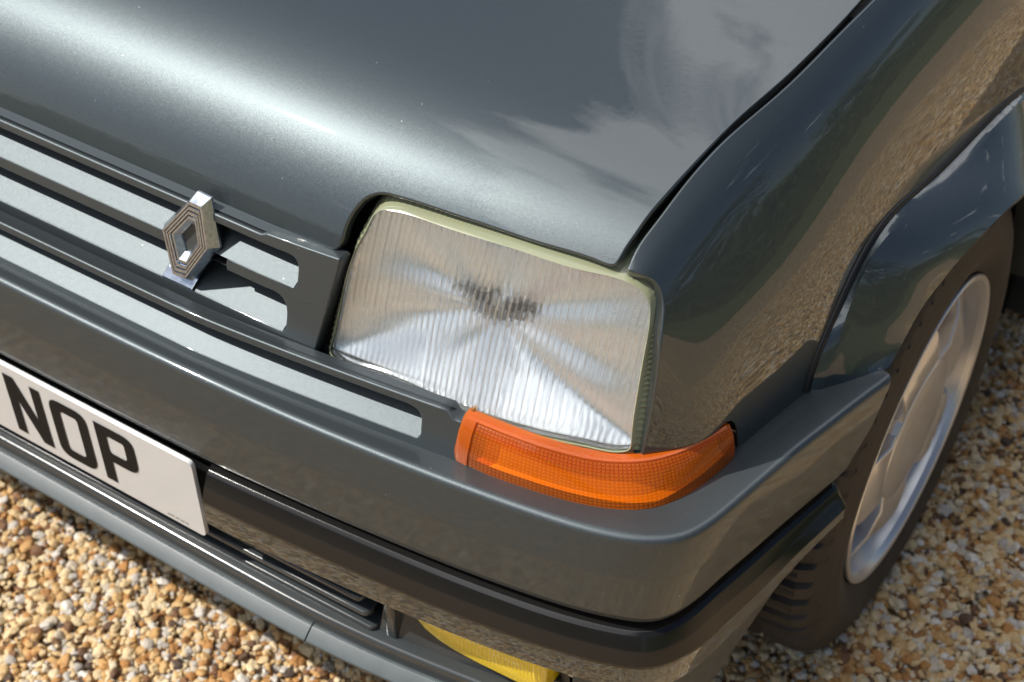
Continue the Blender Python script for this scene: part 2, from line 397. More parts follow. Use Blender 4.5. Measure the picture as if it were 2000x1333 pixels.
def gravel():
    me = bpy.data.meshes.new('gravel')
    gx, gy = (-1.6, -.6, 1.35, 3.0), (-1.6, -.5, 1.5, 2.8)
    me.from_pydata([(x, y, 0) for x in gx for y in gy], [], [(i*4+j, i*4+4+j, i*4+5+j, i*4+1+j) for i in range(3) for j in range(3)])
    at_ = me.attributes.new('stones', 'FLOAT', 'FACE')
    for i in range(9): at_.data[i].value = 52000. if i == 4 else 15000.
    me.materials.append(MAT['pebble'])
    o = bpy.data.objects.new('gravel', me); COL.objects.link(o); o['kind'] = 'stuff'
    o['label'] = 'loose tan and brown pebble gravel around the parked car'; o['category'] = 'gravel'
    ng = bpy.data.node_groups.new('gravel_scatter', 'GeometryNodeTree')
    ng.interface.new_socket('Geometry', in_out='INPUT', socket_type='NodeSocketGeometry')
    ng.interface.new_socket('Geometry', in_out='OUTPUT', socket_type='NodeSocketGeometry')
    L = ng.links.new; gi = N(ng, 'NodeGroupInput'); go = N(ng, 'NodeGroupOutput')
    dp = N(ng, 'GeometryNodeDistributePointsOnFaces'); na = N(ng, 'GeometryNodeInputNamedAttribute', data_type='FLOAT'); na.inputs['Name'].default_value = 'stones'; L(na.outputs[0], dp.inputs['Density']); dp.inputs['Seed'].default_value = 3
    L(gi.outputs[0], dp.inputs['Mesh'])
    gti = N(ng, 'GeometryNodeGeometryToInstance')
    for k in range(9):
        ico = N(ng, 'GeometryNodeMeshIcoSphere'); ico.inputs['Radius'].default_value = .5; ico.inputs['Subdivisions'].default_value = 3 if k < 9 else 2
        pos = N(ng, 'GeometryNodeInputPosition')
        ns = N(ng, 'ShaderNodeTexNoise', noise_dimensions='4D'); ns.inputs['W'].default_value = k*7.3; ns.inputs['Scale'].default_value = 1.7; ns.inputs['Detail'].default_value = 2.0
        L(pos.outputs[0], ns.inputs['Vector'])
        vo = N(ng, 'ShaderNodeTexVoronoi', voronoi_dimensions='4D'); vo.inputs['W'].default_value = k*3.1; vo.inputs['Scale'].default_value = 1.3; L(pos.outputs[0], vo.inputs['Vector'])
        ma = N(ng, 'ShaderNodeMath', operation='MULTIPLY_ADD'); L(ns.outputs[0], ma.inputs[0]); ma.inputs[1].default_value = 2.3; ma.inputs[2].default_value = -.42
        mb = N(ng, 'ShaderNodeMath', operation='MULTIPLY_ADD'); L(vo.outputs['Distance'], mb.inputs[0]); mb.inputs[1].default_value = .85; L(ma.outputs[0], mb.inputs[2])
        vm = N(ng, 'ShaderNodeVectorMath', operation='SCALE'); L(pos.outputs[0], vm.inputs[0]); L(mb.outputs[0], vm.inputs['Scale'])
        st = N(ng, 'ShaderNodeVectorMath', operation='MULTIPLY'); L(vm.outputs[0], st.inputs[0])
        st.inputs[1].default_value = (1.35-.06*k, .92-.05*(k % 4), .58+.07*(k % 3))
        sp_ = N(ng, 'GeometryNodeSetPosition'); L(ico.outputs[0], sp_.inputs[0]); L(st.outputs[0], sp_.inputs['Position'])
        sm = N(ng, 'GeometryNodeSetShadeSmooth'); L(sp_.outputs[0], sm.inputs[0])
        mt = N(ng, 'GeometryNodeSetMaterial'); mt.inputs['Material'].default_value = MAT['pebble']; L(sm.outputs[0], mt.inputs[0])
        L(mt.outputs[0], gti.inputs[0])
    ip = N(ng, 'GeometryNodeInstanceOnPoints'); L(dp.outputs['Points'], ip.inputs['Points']); L(gti.outputs[0], ip.inputs['Instance'])
    ip.inputs['Pick Instance'].default_value = True
    rv = N(ng, 'FunctionNodeRandomValue', data_type='FLOAT_VECTOR'); rv.inputs[0].default_value = (-.5, -.5, 0); rv.inputs[1].default_value = (.5, .5, 6.283)
    L(rv.outputs[0], ip.inputs['Rotation'])
    r1 = N(ng, 'FunctionNodeRandomValue', data_type='FLOAT'); r1.inputs['Min'].default_value = 0.; r1.inputs['Max'].default_value = 1.; r1.inputs['Seed'].default_value = 5
    pw = N(ng, 'ShaderNodeMath', operation='POWER'); L(r1.outputs[1], pw.inputs[0]); pw.inputs[1].default_value = 1.8
    mr = N(ng, 'ShaderNodeMath', operation='MULTIPLY_ADD'); L(pw.outputs[0], mr.inputs[0]); mr.inputs[1].default_value = .0092; mr.inputs[2].default_value = .0034
    L(mr.outputs[0], ip.inputs['Scale'])
    # stones pile on each other: random height
    zz = N(ng, 'FunctionNodeRandomValue', data_type='FLOAT_VECTOR'); zz.inputs[0].default_value = (0, 0, -.008); zz.inputs[1].default_value = (0, 0, .003); zz.inputs['Seed'].default_value = 9
    tr = N(ng, 'GeometryNodeSetPosition'); L(dp.outputs['Points'], tr.inputs[0]); L(zz.outputs[0], tr.inputs['Offset'])
    L(tr.outputs[0], ip.inputs['Points'])
    L(ip.outputs[0], go.inputs[0])
    md = o.modifiers.new('scatter', 'NODES'); md.node_group = ng
    return o
gravel()

# ================================================================== the car
car = empty('parked_car')
car['label'] = 'dark metallic grey hatchback with amber corner indicator and yellow fog lamp'; car['category'] = 'car'

# ---------------------------------------------------------- hood (bonnet)
HP = np.array([(.083, .640), (.0925, .664), (.104, .690), (.122, .719), (.150, .747), (.195, .770), (.262, .787), (.40, .811), (.60, .842), (.85, .880), (1.10, .915)])
HS = chord(HP); hsp = Spl(HS, HP); HL = HS[-1]
def S_hood(uv):
    x, s = uv[:, 0], uv[:, 1]; P = hsp(s); ax = np.abs(x)
    bow = .020*np.clip((ax-.30)/.30, 0, None)**2 + .000*ax
    back = sst(.10, .45, s)
    drop = (.034*np.clip(ax/.62, 0, 2)**4)*(.25+.75*back)+.010*(ax/.62)**2*back
    return np.stack([x, P[:, 0]+bow, P[:, 1]-drop], 1)
lip_px = [(0, 213), (200, 301), (369, 378), (469, 421), (600, 474), (640, 487)]
lip = inv(S_hood, lip_px, (.05, .03))
s_lip = float(np.mean(lip[:, 1]))
cut_px = curve([(640, 487), (651, 490), (660, 487), (667, 475), (673, 453), (682.5, 429), (697.5, 406), (716, 388), (731, 381.5), (750, 380), (769, 384), (825, 400.6), (881, 419.4), (950, 442), (1050, 475.6), (1118, 495), (1167, 512), (1190, 520), (1201, 519.5), (1211, 509), (1225.6, 483.4), (1239, 464), (1264.6, 426.8), (1303.6, 380), (1367.6, 310), (1446, 231), (1525, 163), (1604, 88), (1646, 45), (1687, 0)], 150)
cut = inv(S_hood, cut_px, (.37, .05))
ge, ge0 = cut[-1], cut[-12]
dirg = (ge-ge0)/(ge[1]-ge0[1])
back_s = HL-.02
right = [ge+dirg*(k*(back_s-ge[1])/8)*[.9, 1] for k in range(1, 9)]
half = [(x, y) for x, y in lip if x > .02]+list(map(tuple, cut[1:]))+[tuple(p) for p in right]
half = [(.0, half[0][1])]+half
rear = [(x, back_s) for x in np.linspace(half[-1][0], 0, 10)[1:]]
hfull = half+rear
left = [(-x, y) for x, y in reversed(half[1:])]
rl = [(-x, y) for x, y in reversed(rear[:-1])]
outline_h = half+rear+rl[0:]+left
hood = panel('hood', S_hood, outline_h, 1, 1, .022, .011, 'grey_paint', car, hem=.012, r=.0022, hem_in=.001)

# ---------------------------------------------------------- front fender
FN = np.array([
 [(.600, .150, .727), (.617, .149, .721), (.634, .145, .703), (.645, .139, .673), (.6490, .1225, .610), (.6495, .1080, .530), (.648, .099, .440)],
 [(.602, .172, .738), (.620, .171, .729), (.641, .168, .705), (.660, .163, .663), (.6745, .1510, .603), (.6800, .1390, .525), (.682, .132, .440)],
 [(.612, .225, .757), (.630, .224, .746), (.652, .221, .716), (.676, .216, .667), (.6925, .207, .600), (.7000, .199, .520), (.703, .195, .430)],
 [(.627, .310, .778), (.645, .310, .766), (.668, .309, .734), (.693, .307, .682), (.712, .304, .604), (.7195, .302, .515), (.721, .300, .420)],
 [(.643, .490, .805), (.662, .490, .792), (.687, .490, .756), (.709, .490, .702), (.7235, .490, .615), (.729, .490, .515), (.730, .490, .410)],
 [(.654, .700, .830), (.674, .700, .816), (.700, .700, .778), (.722, .700, .722), (.733, .700, .625), (.738, .700, .515), (.740, .700, .400)],
 [(.663, 1.12, .868), (.684, 1.12, .854), (.711, 1.12, .812), (.732, 1.12, .750), (.742, 1.12, .640), (.746, 1.12, .515), (.747, 1.12, .380)]])
FU = np.array([0, .035, .09, .18, .36, .57, .99]); FV = np.array([0, .02, .057, .11, .185, .27, .36])
_fs = [Spl(FV, r) for r in FN]
def S_fen(uv):
    u, v = uv[:, 0], uv[:, 1]
    cols = np.stack([s(v) for s in _fs], 0)                 # section, point, xyz
    # spline along u for all points at once
    sp_ = Spl(FU, cols.reshape(len(FU), -1)); n = len(u)
    iu = np.clip(np.searchsorted(FU, u)-1, 0, len(FU)-2); h = FU[iu+1]-FU[iu]; uc = np.clip(u, FU[0], FU[-1])
    a = ((FU[iu+1]-uc)/h)[:, None]; b_ = ((uc-FU[iu])/h)[:, None]; hh = h[:, None]; k = np.arange(n)
    Pm = sp_.P.reshape(len(FU), n, 3); Mm = sp_.M.reshape(len(FU), n, 3)
    r_ = a*Pm[iu, k]+b_*Pm[iu+1, k]+((a**3-a)*Mm[iu, k]+(b_**3-b_)*Mm[iu+1, k])*hh*hh/6
    o_ = (u-uc)[:, None]
    return r_+o_*np.where(o_ < 0, (Pm[1, k]-Pm[0, k])/(FU[1]-FU[0])-Mm[1, k]*(FU[1]-FU[0])/6, (Pm[-1, k]-Pm[-2, k])/(FU[-1]-FU[-2])+Mm[-2, k]*(FU[-1]-FU[-2])/6)
gap_px = curve([(1704, 0), (1630, 73.5), (1530, 173), (1420, 268), (1325.6, 373), (1278, 436), (1241.6, 488), (1228, 519)], 46)
gapf = inv(S_fen, gap_px, (.36, .0))
front_px = dens([(1226, 524), (1232, 529)], 6).tolist()+curve([(1241, 532), (1262, 540), (1280, 550), (1291, 568), (1296, 590), (1296, 615), (1288, 692), (1275, 777.6), (1258, 863), (1252, 888)], 40).tolist()+curve([(1254, 902), (1290, 896), (1340, 880), (1380, 859), (1406, 838), (1420, 826), (1431, 824), (1438, 832), (1441, 850), (1443, 880)], 30).tolist()+curve([(1446, 888), (1453, 889), (1465, 880), (1500, 851), (1573, 793)], 14).tolist()
frontf = inv(S_fen, front_px, (.01, .01))
fe = frontf[-1]
WY, WZ, WX = .5666, .268, .754
def fen_uv(y, z, g=(.4, .2)):
    g = np.array(g, float)
    for it in range(40):
        q = S_fen(g[None])[0][1:]; r_ = q-np.array([y, z])
        if np.abs(r_).max() < 1e-5: break
        e = 1e-4; J = np.stack([(S_fen(g[None]+[[e, 0]])[0][1:]-q)/e, (S_fen(g[None]+[[0, e]])[0][1:]-q)/e], 1)
        g = g+np.clip(np.linalg.solve(J, -r_), -.1, .1)
    return g
arch = [fen_uv(WY+.335*math.cos(a), WZ+.335*math.sin(a)) for a in np.linspace(rad(143), rad(22), 40)]
rearf = [fen_uv(1.10, z) for z in (.40, .52, .64, .74)]+[(.97, .03), (.97, -.002)]
g0 = gapf[0]
gtop = [(.97-(.97-g0[0])*k/14, -.002+(g0[1]+.002)*k/14) for k in range(1, 14)]
outline_f = list(map(tuple, gapf))+list(map(tuple, frontf))+list(map(tuple, arch))+list(map(tuple, rearf))+gtop
fender = panel('front_fender', S_fen, outline_f, 1.05, 1, .012, .010, 'grey_paint', car, out_sign=-1, hem=.010, r=.0018)
mirror(fender)

# dark seams and added light block behind the panels
def tube(name, P, r, material, parent, n=10, sharp=0, cap_=True):
    P = np.asarray(P, float); T = np.gradient(P, axis=0); rows = []; up = np.array([0, 0, 1.])
    for p, t_ in zip(P, T):
        t_ = t_/np.linalg.norm(t_); a = np.cross(t_, up); 
        if np.linalg.norm(a) < 1e-3: a = np.cross(t_, [1, 0, 0])
        a /= np.linalg.norm(a); b_ = np.cross(t_, a)
        rows.append([p+r*(math.cos(k)*a+math.sin(k)*b_) for k in np.linspace(0, 2*math.pi, n, endpoint=False)])
    return loft(name, rows, material, parent, True, (cap_, cap_), sharp=sharp or 50)
# gutter under the hood/fender gap
Pg = S_fen(np.array([(g[0], max(g[1], -.01)) for g in gapf])); Ph = S_hood(np.array([cut[i] for i in np.linspace(len(cut)-1, 96, len(gapf)).astype(int)]))
gut = []
for a, b_ in zip(Pg, Ph):
    gut.append([a+np.array([.004, 0, -.014]), (a+b_)/2+np.array([0, 0, -.026]), b_+np.array([-.012, 0, -.018])])
gt = loft('fender_gutter', gut, 'black_void', car)
mirror(gt)

# unseen dark box added against light leaks behind grille, lamps and bumper
eb = []
for (y, z) in [(.135, .50), (.135, .655), (.175, .70), (.24, .735), (.8, .80)]:
    eb.append([(x, y+(.02 if abs(x) > .5 else 0), z) for x in (-.60, -.5, -.2, .2, .5, .60)])
loft('light_block', eb, 'black_void', car, sharp=10)

# ---------------------------------------------------------- bumper
RP = np.array([(0, .0105), (.10, .0105), (.20, .0112), (.284, .013), (.386, .0175), (.485, .0255), (.578, .036), (.622, .043), (.662, .0525), (.690, .0645), (.711, .083), (.7225, .110), (.729, .140), (.738, .186), (.747, .228), (.7555, .262), (.765, .300), (.775, .336)])
LP = np.array([(0, -.0015), (.10, -.0012), (.20, -.0005), (.266, .0005), (.352, .005), (.434, .011), (.510, .018), (.582, .0275), (.628, .036), (.670, .0475), (.697, .061), (.713, .087), (.7225, .128), (.7305, .164), (.737, .196), (.744, .230), (.751, .262), (.757, .292)])
_rp, _lp = Spl(chord(RP), RP), Spl(chord(LP), LP); RL_, LL_ = chord(RP)[-1], chord(LP)[-1]
# denser where the corner turns
tt = np.concatenate([np.linspace(0, .62, 36)[:-1], np.linspace(.62, .84, 40)[:-1], np.linspace(.84, 1, 20)])
def plan(sp_, L_, t):
    p = sp_(t*L_); d = sp_(t*L_+1e-3)-sp_(t*L_-1e-3); d /= np.linalg.norm(d, axis=1)[:, None]
    return p, np.stack([d[:, 1], -d[:, 0]], 1)
rp, rn = plan(_rp, RL_, tt); lp, ln = plan(_lp, LL_, tt)
def bsec(t_i, o, z):
    k = (.55-z)/(.55-.436); k = min(max(k, -.2), 1.25)
    p = rp[t_i]*(1-k)+lp[t_i]*k; n_ = rn[t_i]*(1-k)+ln[t_i]*k; n_ /= np.linalg.norm(n_)
    return (p[0]+n_[0]*o, p[1]+n_[1]*o, z)
bs = fillet([(-.050, .5405), (-.030, .5435), (-.0005, .5495), (.0025, .505), (-.0005, .457), (-.0035, .4490), (-.011, .4462), (-.020, .43)], [0, .02, .0068, .05, .012, .003, .003, 0], 6)
def full(rows):                                     # mirror a half sweep that starts at X = 0
    rows = np.asarray(rows, float); m_ = rows[:0:-1].copy(); m_[..., 0] *= -1; return np.concatenate([m_, rows])
rows = [[bsec(i, o, z) for o, z in bs] for i in range(len(tt))]
# rear end of the bumper turns inwards
e0 = np.array(rows[-1]); 
for dx_, dy_ in ((-.0015, .003), (-.006, .0045), (-.02, .005)):
    rows.append([(p[0]+dx_, p[1]+dy_, p[2]) for p in e0])
bumper = loft('front_bumper', full(rows), 'bumper_paint', car, flip=False, sharp=40)

# black rubbing strip along the bumper, broken by the number plate
ts = fillet([(-.014, .4420), (-.0025, .4398), (.0010, .4372), (.0075, .425), (.0130, .4118), (.0128, .4085)], [0, .003, .0026, .03, .0010, 0], 6)
tl2 = fillet([(.0095, .4090), (.0122, .4085), (.0125, .3800), (-.016, .3750)], [0, .0008, .002, 0], 5)
trows = []
i0 = int(np.argmin(np.abs(lp[:, 0]-.268)))
def tsec(i, o, z):
    p, n_ = lp[i], ln[i]; q = float(sst(.80, 1.0, tt[i])); z = z if z > .43 else .43-(.43-z)*(1-.55*q); return (p[0]+n_[0]*o, p[1]+n_[1]*o, z)
shift = .268-lp[i0][0]
def strip(name, sec, material):
    tr = [[tsec(i, o, z) for o, z in sec] for i in range(i0, len(tt))]
    st0 = [[(p[0]+shift-.0005, p[1]+.012, p[2]) for p in tr[0]], [(p[0]+shift-.0005, p[1]+.002, p[2]) for p in tr[0]], [(p[0]+shift+.001, p[1], p[2]) for p in tr[0]]]
    en = [[(p[0]-.001, p[1]+.003, p[2]) for p in tr[-1]], [(p[0]-.012, p[1]+.005, p[2]) for p in tr[-1]]]
    o = loft(name, np.array(st0+tr[1:]+en), material, car, sharp=25); mirror(o)
strip('bumper_rub_strip', ts, 'black_trim')
strip('bumper_lower_band', tl2, 'grey_paint')

# ---------------------------------------------------------- number plate with its characters
PX, PZ0, PZ1 = .2555, .345, .4465
po = fillet([(-PX, PZ0), (PX, PZ0), (PX, PZ1), (-PX, PZ1)], .007, 5, True)
front = [(x, -.0050, z) for x, z in po]; edge = [(x*1.0008, -.0046, .39575+(z-.39575)*1.004) for x, z in po]; back_ = [(x*1.0008, -.0005, .39575+(z-.39575)*1.004) for x, z in po]
V = front+edge+back_; n_ = len(po)
F = [tuple(range(n_))]+[(i, i+n_*0, 0, 0) for i in []]
for k in range(2):
    F += [((k)*n_+i, (k+1)*n_+i, (k+1)*n_+(i+1) % n_, k*n_+(i+1) % n_) for i in range(n_)]
plate = make('number_plate', V, F, 'plate_white', car, sharp=50)
plate['label'] = 'white front number plate with black letters NOP'
def glyph(name, polys, holes, x0, z0):
    """flat character with thickness, letters of the British plate: 79 x 50 mm, stroke 14 mm"""
    Vs = []; E = []; 
    for loop in polys+holes:
        b0 = len(Vs); Vs += [Vector(p) for p in loop]; E += [(b0+i, b0+(i+1) % len(loop)) for i in range(len(loop))]
    vo, eo, fo, *_ = delaunay_2d_cdt(Vs, E, [], 1, 1e-6)
    outer = np.array(polys[0]); keep = []
    for f in fo:
        c = np.mean([vo[i][:] for i in f], 0)[None]
        if inpoly(c, outer)[0] and not any(inpoly(c, np.array(h))[0] for h in holes): keep.append(tuple(f))
    P = [(x0+p[0]/1000, -.0056, z0+p[1]/1000) for p in vo]
    return make(name, P, keep, 'plate_black', plate, smooth=False)
def rrect(x0, z0, x1, z1, r): return fillet([(x0, z0), (x1, z0), (x1, z1), (x0, z1)], r, 6, True).tolist()
X0, Z0 = .0085, .356
glyph('letter', [[(0, 0), (13, 0), (13, 48), (36, 0), (50, 0), (50, 79), (37, 79), (37, 31), (14, 79), (0, 79)]], [], X0, Z0)
glyph('letter', [rrect(0, 0, 50, 79, 15)], [rrect(13.5, 13, 36.5, 66, 5)], X0+.061, Z0)
pp = [(0, 0), (14, 0), (14, 30)]+[(x, z) for x, z in fillet([(14, 30), (50, 30), (50, 79), (14, 79)], [0, 15, 15, 0], 6)[1:-1]]+[(14, 79), (0, 79)]
glyph('letter', [pp], [rrect(14, 43, 36.5, 66, 4)], X0+.122, Z0)
for (xa, xb) in ((.208, .216), (.218, .2225), (.2245, .2295), (.231, .2345)):
    make('maker_mark', [(xa, -.0053, .350), (xb, -.0053, .350), (xb, -.0053, .3518), (xa, -.0053, .3518)], [(0, 1, 2, 3)], 'plate_print', plate, smooth=False)
# recess behind the plate
loft('plate_recess', [[(x, .012, .43), (x, .012, .34)] for x in (-.30, .30)], 'black_void', car)

# ---------------------------------------------------------- headlight
_yl = Spl([.28, .372, .457, .54, .577, .612, .636, .66], [.0665, .072, .0765, .084, .091, .102, .1125, .125])
def S_lamp(uv, off=0.):
    x, z = uv[:, 0], uv[:, 1]
    return np.stack([x, _yl(x)+.35*(z-.57)+.9*np.clip(z-.665, 0, None)**1.7+off, z], 1)
lamp = empty('headlight', (0, 0, 0), car)
outer_px = [(745, 377), (722, 400), (706, 438), (698, 461), (677, 534), (655.6, 606.6), (642, 670), (639, 690), (643, 703), (653, 712), (728, 743), (814, 778), (899, 812), (985, 846), (1070, 870), (1156, 886), (1220, 893), (1238, 893.5), (1247, 887), (1254, 863), (1271, 777.6), (1284, 692), (1292.7, 615), (1291, 575), (1276, 546), (1242, 529), (1200, 513), (1118, 486), (1050, 466), (950, 432), (860, 403), (790, 381), (765, 373)]
inner_px = [(771, 407.7), (752, 406), (737, 415), (724, 440), (698, 491), (672.7, 585), (654, 668), (652, 683), (658, 693), (728, 726), (856.6, 777.6), (985, 824.6), (1070, 848), (1156, 866), (1222, 874.5), (1233, 871), (1237, 855), (1246, 777.6), (1265, 670.7), (1273.5, 606.6), (1270, 581), (1257, 563), (1220, 542), (1134.5, 521), (1027.6, 487), (942, 461), (856.6, 433), (792, 412)]
def closed_curve(P, n):
    P = np.asarray(P, float); k = 4; Q = np.concatenate([P[-k:], P, P[:k+1]]); t_ = chord(Q); s_ = Spl(t_, Q)
    return s_(np.linspace(t_[k], t_[k+len(P)], n, endpoint=False))
NL = 560
inn = inv(S_lamp, closed_curve(inner_px, NL), (.40, .72)); out = inv(S_lamp, closed_curve(outer_px, NL), (.40, .73))
# match outline points by direction from the middle
ctr = inn.mean(0)
def polar(Q, n):
    a = np.unwrap(np.arctan2(Q[:, 1]-ctr[1], Q[:, 0]-ctr[0])); 
    if a[-1] < a[0]: a, Q = a[::-1], Q[::-1]
    a0 = -math.pi; aa = np.concatenate([a-2*math.pi, a, a+2*math.pi]); QQ = np.concatenate([Q, Q, Q])
    g = np.linspace(a0, a0+2*math.pi, n, endpoint=False)
    return np.stack([np.interp(g, aa, QQ[:, 0]), np.interp(g, aa, QQ[:, 1])], 1)
# lens: flat outside, flutes moulded on the inside
UVl, Fl, Bl = tri(inn[::3], 1, 1, .00095, .0075); Bl = Bl[0]
def flute(x, z):
    # zones of different pitch, slightly fanned, as on a moulded headlamp glass
    k = np.floor((x-.30)/.0052); ph = (x-.30)/.0052-k-.5
    a = np.abs(ph)*2
    left_low = (x < .455) & (z < .628); right_low = (x > .530) & (z < .622); mid = (x > .488) & (x < .520)
    amp = np.where(left_low, .0005, np.where(right_low, .0008, .0017)); amp = np.where(mid, .0022, amp)
    h = amp*(1-a**2)
    kz = np.abs(((z-.57)/.011) % 1-.5)*2
    h = h+np.where(right_low | left_low, .00045*(1-kz**2), 0)
    # shallow steps where the zones meet
    st_ = .0012*sst(-.0008, .0008, z-(.648-.10*(x-.40)*(x < .49)-.16*np.clip(x-.49, 0, None)))
    return h+st_
Pf = S_lamp(UVl, -.0022); Pb = S_lamp(UVl, .0022); Pb[:, 1] += flute(UVl[:, 0], UVl[:, 1])
nf = len(Pf); V = np.concatenate([Pf, Pb]); F = [f for f in Fl]+[tuple(i+nf for i in reversed(f)) for f in Fl]
F += [(Bl[(i+1) % len(Bl)], Bl[i], Bl[i]+nf, Bl[(i+1) % len(Bl)]+nf) for i in range(len(Bl))]
nrm = surf_normal(S_lamp, UVl)
nrm = nrm*np.sign(-nrm[:, 1:2])
if np.cross(Pf[Fl[0][1]]-Pf[Fl[0][0]], Pf[Fl[0][2]]-Pf[Fl[0][0]])[1] > 0: F = [tuple(reversed(f)) for f in F]
make('lens', V, F, 'lens_glass', lamp, sharp=30)
# moulded border of the lens with its fine ribs
ip_, op_ = polar(inn, 720), polar(out, 720)
rr = []
for k, (f_, off) in enumerate(((0., -.0040), (.10, -.0048), (.22, -.0035), (.32, -.0005), (.98, .0025), (1.0, .006), (1.0, .05))):
    P = S_lamp(ip_+(op_-ip_)*f_, off)
    P[:, 1] += .016*f_*sst(.675, .715, P[:, 2])
    if k in (3, 4): P[:, 1] += .0009*np.sign(np.sin(np.arange(720)*math.pi/2+.7))
    rr.append(P)
rr = np.array(rr).transpose(1, 0, 2)
F = grid_faces(720, rr.shape[1], True, False)
make('lens_border', rr.reshape(-1, 3), F, 'lens_edge', lamp, sharp=28)
# reflector bowl
rb = []; ipb = polar(inn, 180); c3 = np.array([ctr[0]-.004, ctr[1]])
ymid = _yl(ctr[:1])[0]+.35*(ctr[1]-.57)
zlo, zhi = ipb[:, 1].min(), ipb[:, 1].max(); xlo, xhi = ipb[:, 0].min(), ipb[:, 0].max()
for s_ in [1.0, .998, .99, .975, .955, .93, .90]+list(np.linspace(.86, .04, 22)):
    q = c3+(ipb-c3)*s_; w_ = 1-s_**14; kz = (q[:, 1]-zlo)/(zhi-zlo); kx = (q[:, 0]-(xlo+xhi)/2)/((xhi-xlo)/2)
    th_ = np.arctan2(q[:, 1]-c3[1], (q[:, 0]-c3[0])*.6); dpt = .0045+w_*.003+.013*(1-s_)+.014*(1-s_**2)+.0085*s_*(1-s_)*np.cos(7*th_+.6)
    P = S_lamp(q, 0); P[:, 1] += dpt; rb.append(P)
rb = np.array(rb)
make('reflector', rb.reshape(-1, 3), [tuple(reversed(f)) for f in grid_faces(len(rb), 180, False, True)], 'mirror', lamp, sharp=35)
# bulb with its shield cap
bl = []
yb = _yl(ctr[:1])[0]+.35*(ctr[1]-.57); c3 = np.array([ctr[0]-.004, ctr[1]+.014])
for (d_, r_) in ((.060, .007), (.038, .007), (.036, .0048), (.032, .005), (.030, .005), (.0285, .0055), (.0265, .0055), (.025, .004), (.0248, .0)):
    bl.append([(c3[0]+r_*math.cos(a), yb+d_, c3[1]+r_*math.sin(a)) for a in np.linspace(0, 2*math.pi, 20, endpoint=False)])
loft('bulb', bl, 'bulb_glass', lamp, True, sharp=40)
# moulded approval marks on the glass
def text_part(name, body, size, x, z, parent, material, off=-.0026, lean=0.):
    cu = bpy.data.curves.new(name, 'FONT'); cu.body = body; cu.size = size; cu.extrude = .00035; cu.bevel_depth = .00012
    o = bpy.data.objects.new(name, cu); COL.objects.link(o)
    dg = bpy.context.evaluated_depsgraph_get(); me = bpy.data.meshes.new_from_object(o.evaluated_get(dg))
    bpy.data.objects.remove(o)
    co = np.zeros(len(me.vertices)*3); me.vertices.foreach_get('co', co); co = co.reshape(-1, 3)
    P = S_lamp(np.stack([x+co[:, 0], z+co[:, 1]], 1), off); P[:, 1] -= co[:, 2]
    me.vertices.foreach_set('co', P.ravel()); me.update(); me.materials.clear(); me.materials.append(MAT[material])
    k = bpy.data.objects.new(name, me); COL.objects.link(k); k.parent = parent; return k
text_part('approval_mark', 'HCR', .0070, .6145, .6985, lamp, 'lens_glass')
text_part('approval_mark', '20', .0070, .6030, .6885, lamp, 'lens_glass')
text_part('approval_mark', 'E 2', .0080, .6180, .6830, lamp, 'lens_glass')
text_part('approval_mark', '02228', .0068, .6080, .6680, lamp, 'lens_glass')
ring = [S_lamp(np.array([(.6235+.0085*math.cos(a), .6860+.0085*math.sin(a))]), -.0024)[0] for a in np.linspace(0, 2*math.pi, 40)]
tube('approval_ring', ring, .00035, 'lens_glass', lamp, 6)
mirror(lamp)

# ---------------------------------------------------------- corner turn signal
TB = np.array([(.5085, .0570), (.540, .0560), (.563, .0588), (.586, .0622), (.608, .0665), (.628, .0722), (.647, .0802), (.664, .0915), (.678, .108), (.689, .131), (.697, .160), (.7005, .184)])
ZTX = lambda px: .588-.0110*float(sst(1000, 1230, px))
TT = np.array([at(*p, Z=ZTX(p[0]))[:2] for p in [(911, 813), (960, 833), (1000, 849), (1050, 867), (1100, 881), (1150, 892), (1200, 898), (1250, 898), (1300, 889), (1350, 871), (1400, 845), (1427, 831)]])
_tb, _tt = Spl(chord(TB), TB), Spl(chord(TT), TT); LB, LT = chord(TB)[-1], chord(TT)[-1]
turn = empty('turn_signal', (0, 0, 0), car)
ZB, ZT = .5395, .588
def turn_rows(a, b_, n, sec):
    rows = []
    for t_ in np.linspace(a, b_, n):
        pb = _tb(t_*LB)[0]; pt = _tt(t_*LT)[0]; d_ = (_tb(t_*LB+1e-3)-_tb(t_*LB-1e-3))[0]; d_ /= np.linalg.norm(d_); nn = np.array([d_[1], -d_[0]])
        zt = ZT-.0110*float(sst(.20, .56, t_))
        rows.append([(*(pb+(pt-pb)*k+nn*o), ZB+(zt-ZB)*k) for o, k in sec])
    return rows
tsec_ = fillet([(-.030, -.01), (.0, .0), (.003, .35), (.003, .75), (.0, .985), (-.006, .99), (-.008, .6)], [0, .0025, .05, .05, .003, .001, 0], 5)
# end rounding
rows = turn_rows(.006, .994, 90, tsec_)
r0 = np.array(rows[0]); r1 = np.array(rows[-1]); c0 = r0.mean(0); c1 = r1.mean(0)
pre = [[(p-np.array([.0022, -.010, 0])) for p in r0], [(p-np.array([.0018, -.0015, 0])) for p in r0]]
post = [[(p+np.array([-.0008, .002, 0])) for p in r1], [(p+np.array([-.014, .003, 0])) for p in r1]]
loft('amber_lens', np.array(pre+rows+post), 'amber_lens', turn, uv=True, sharp=45)
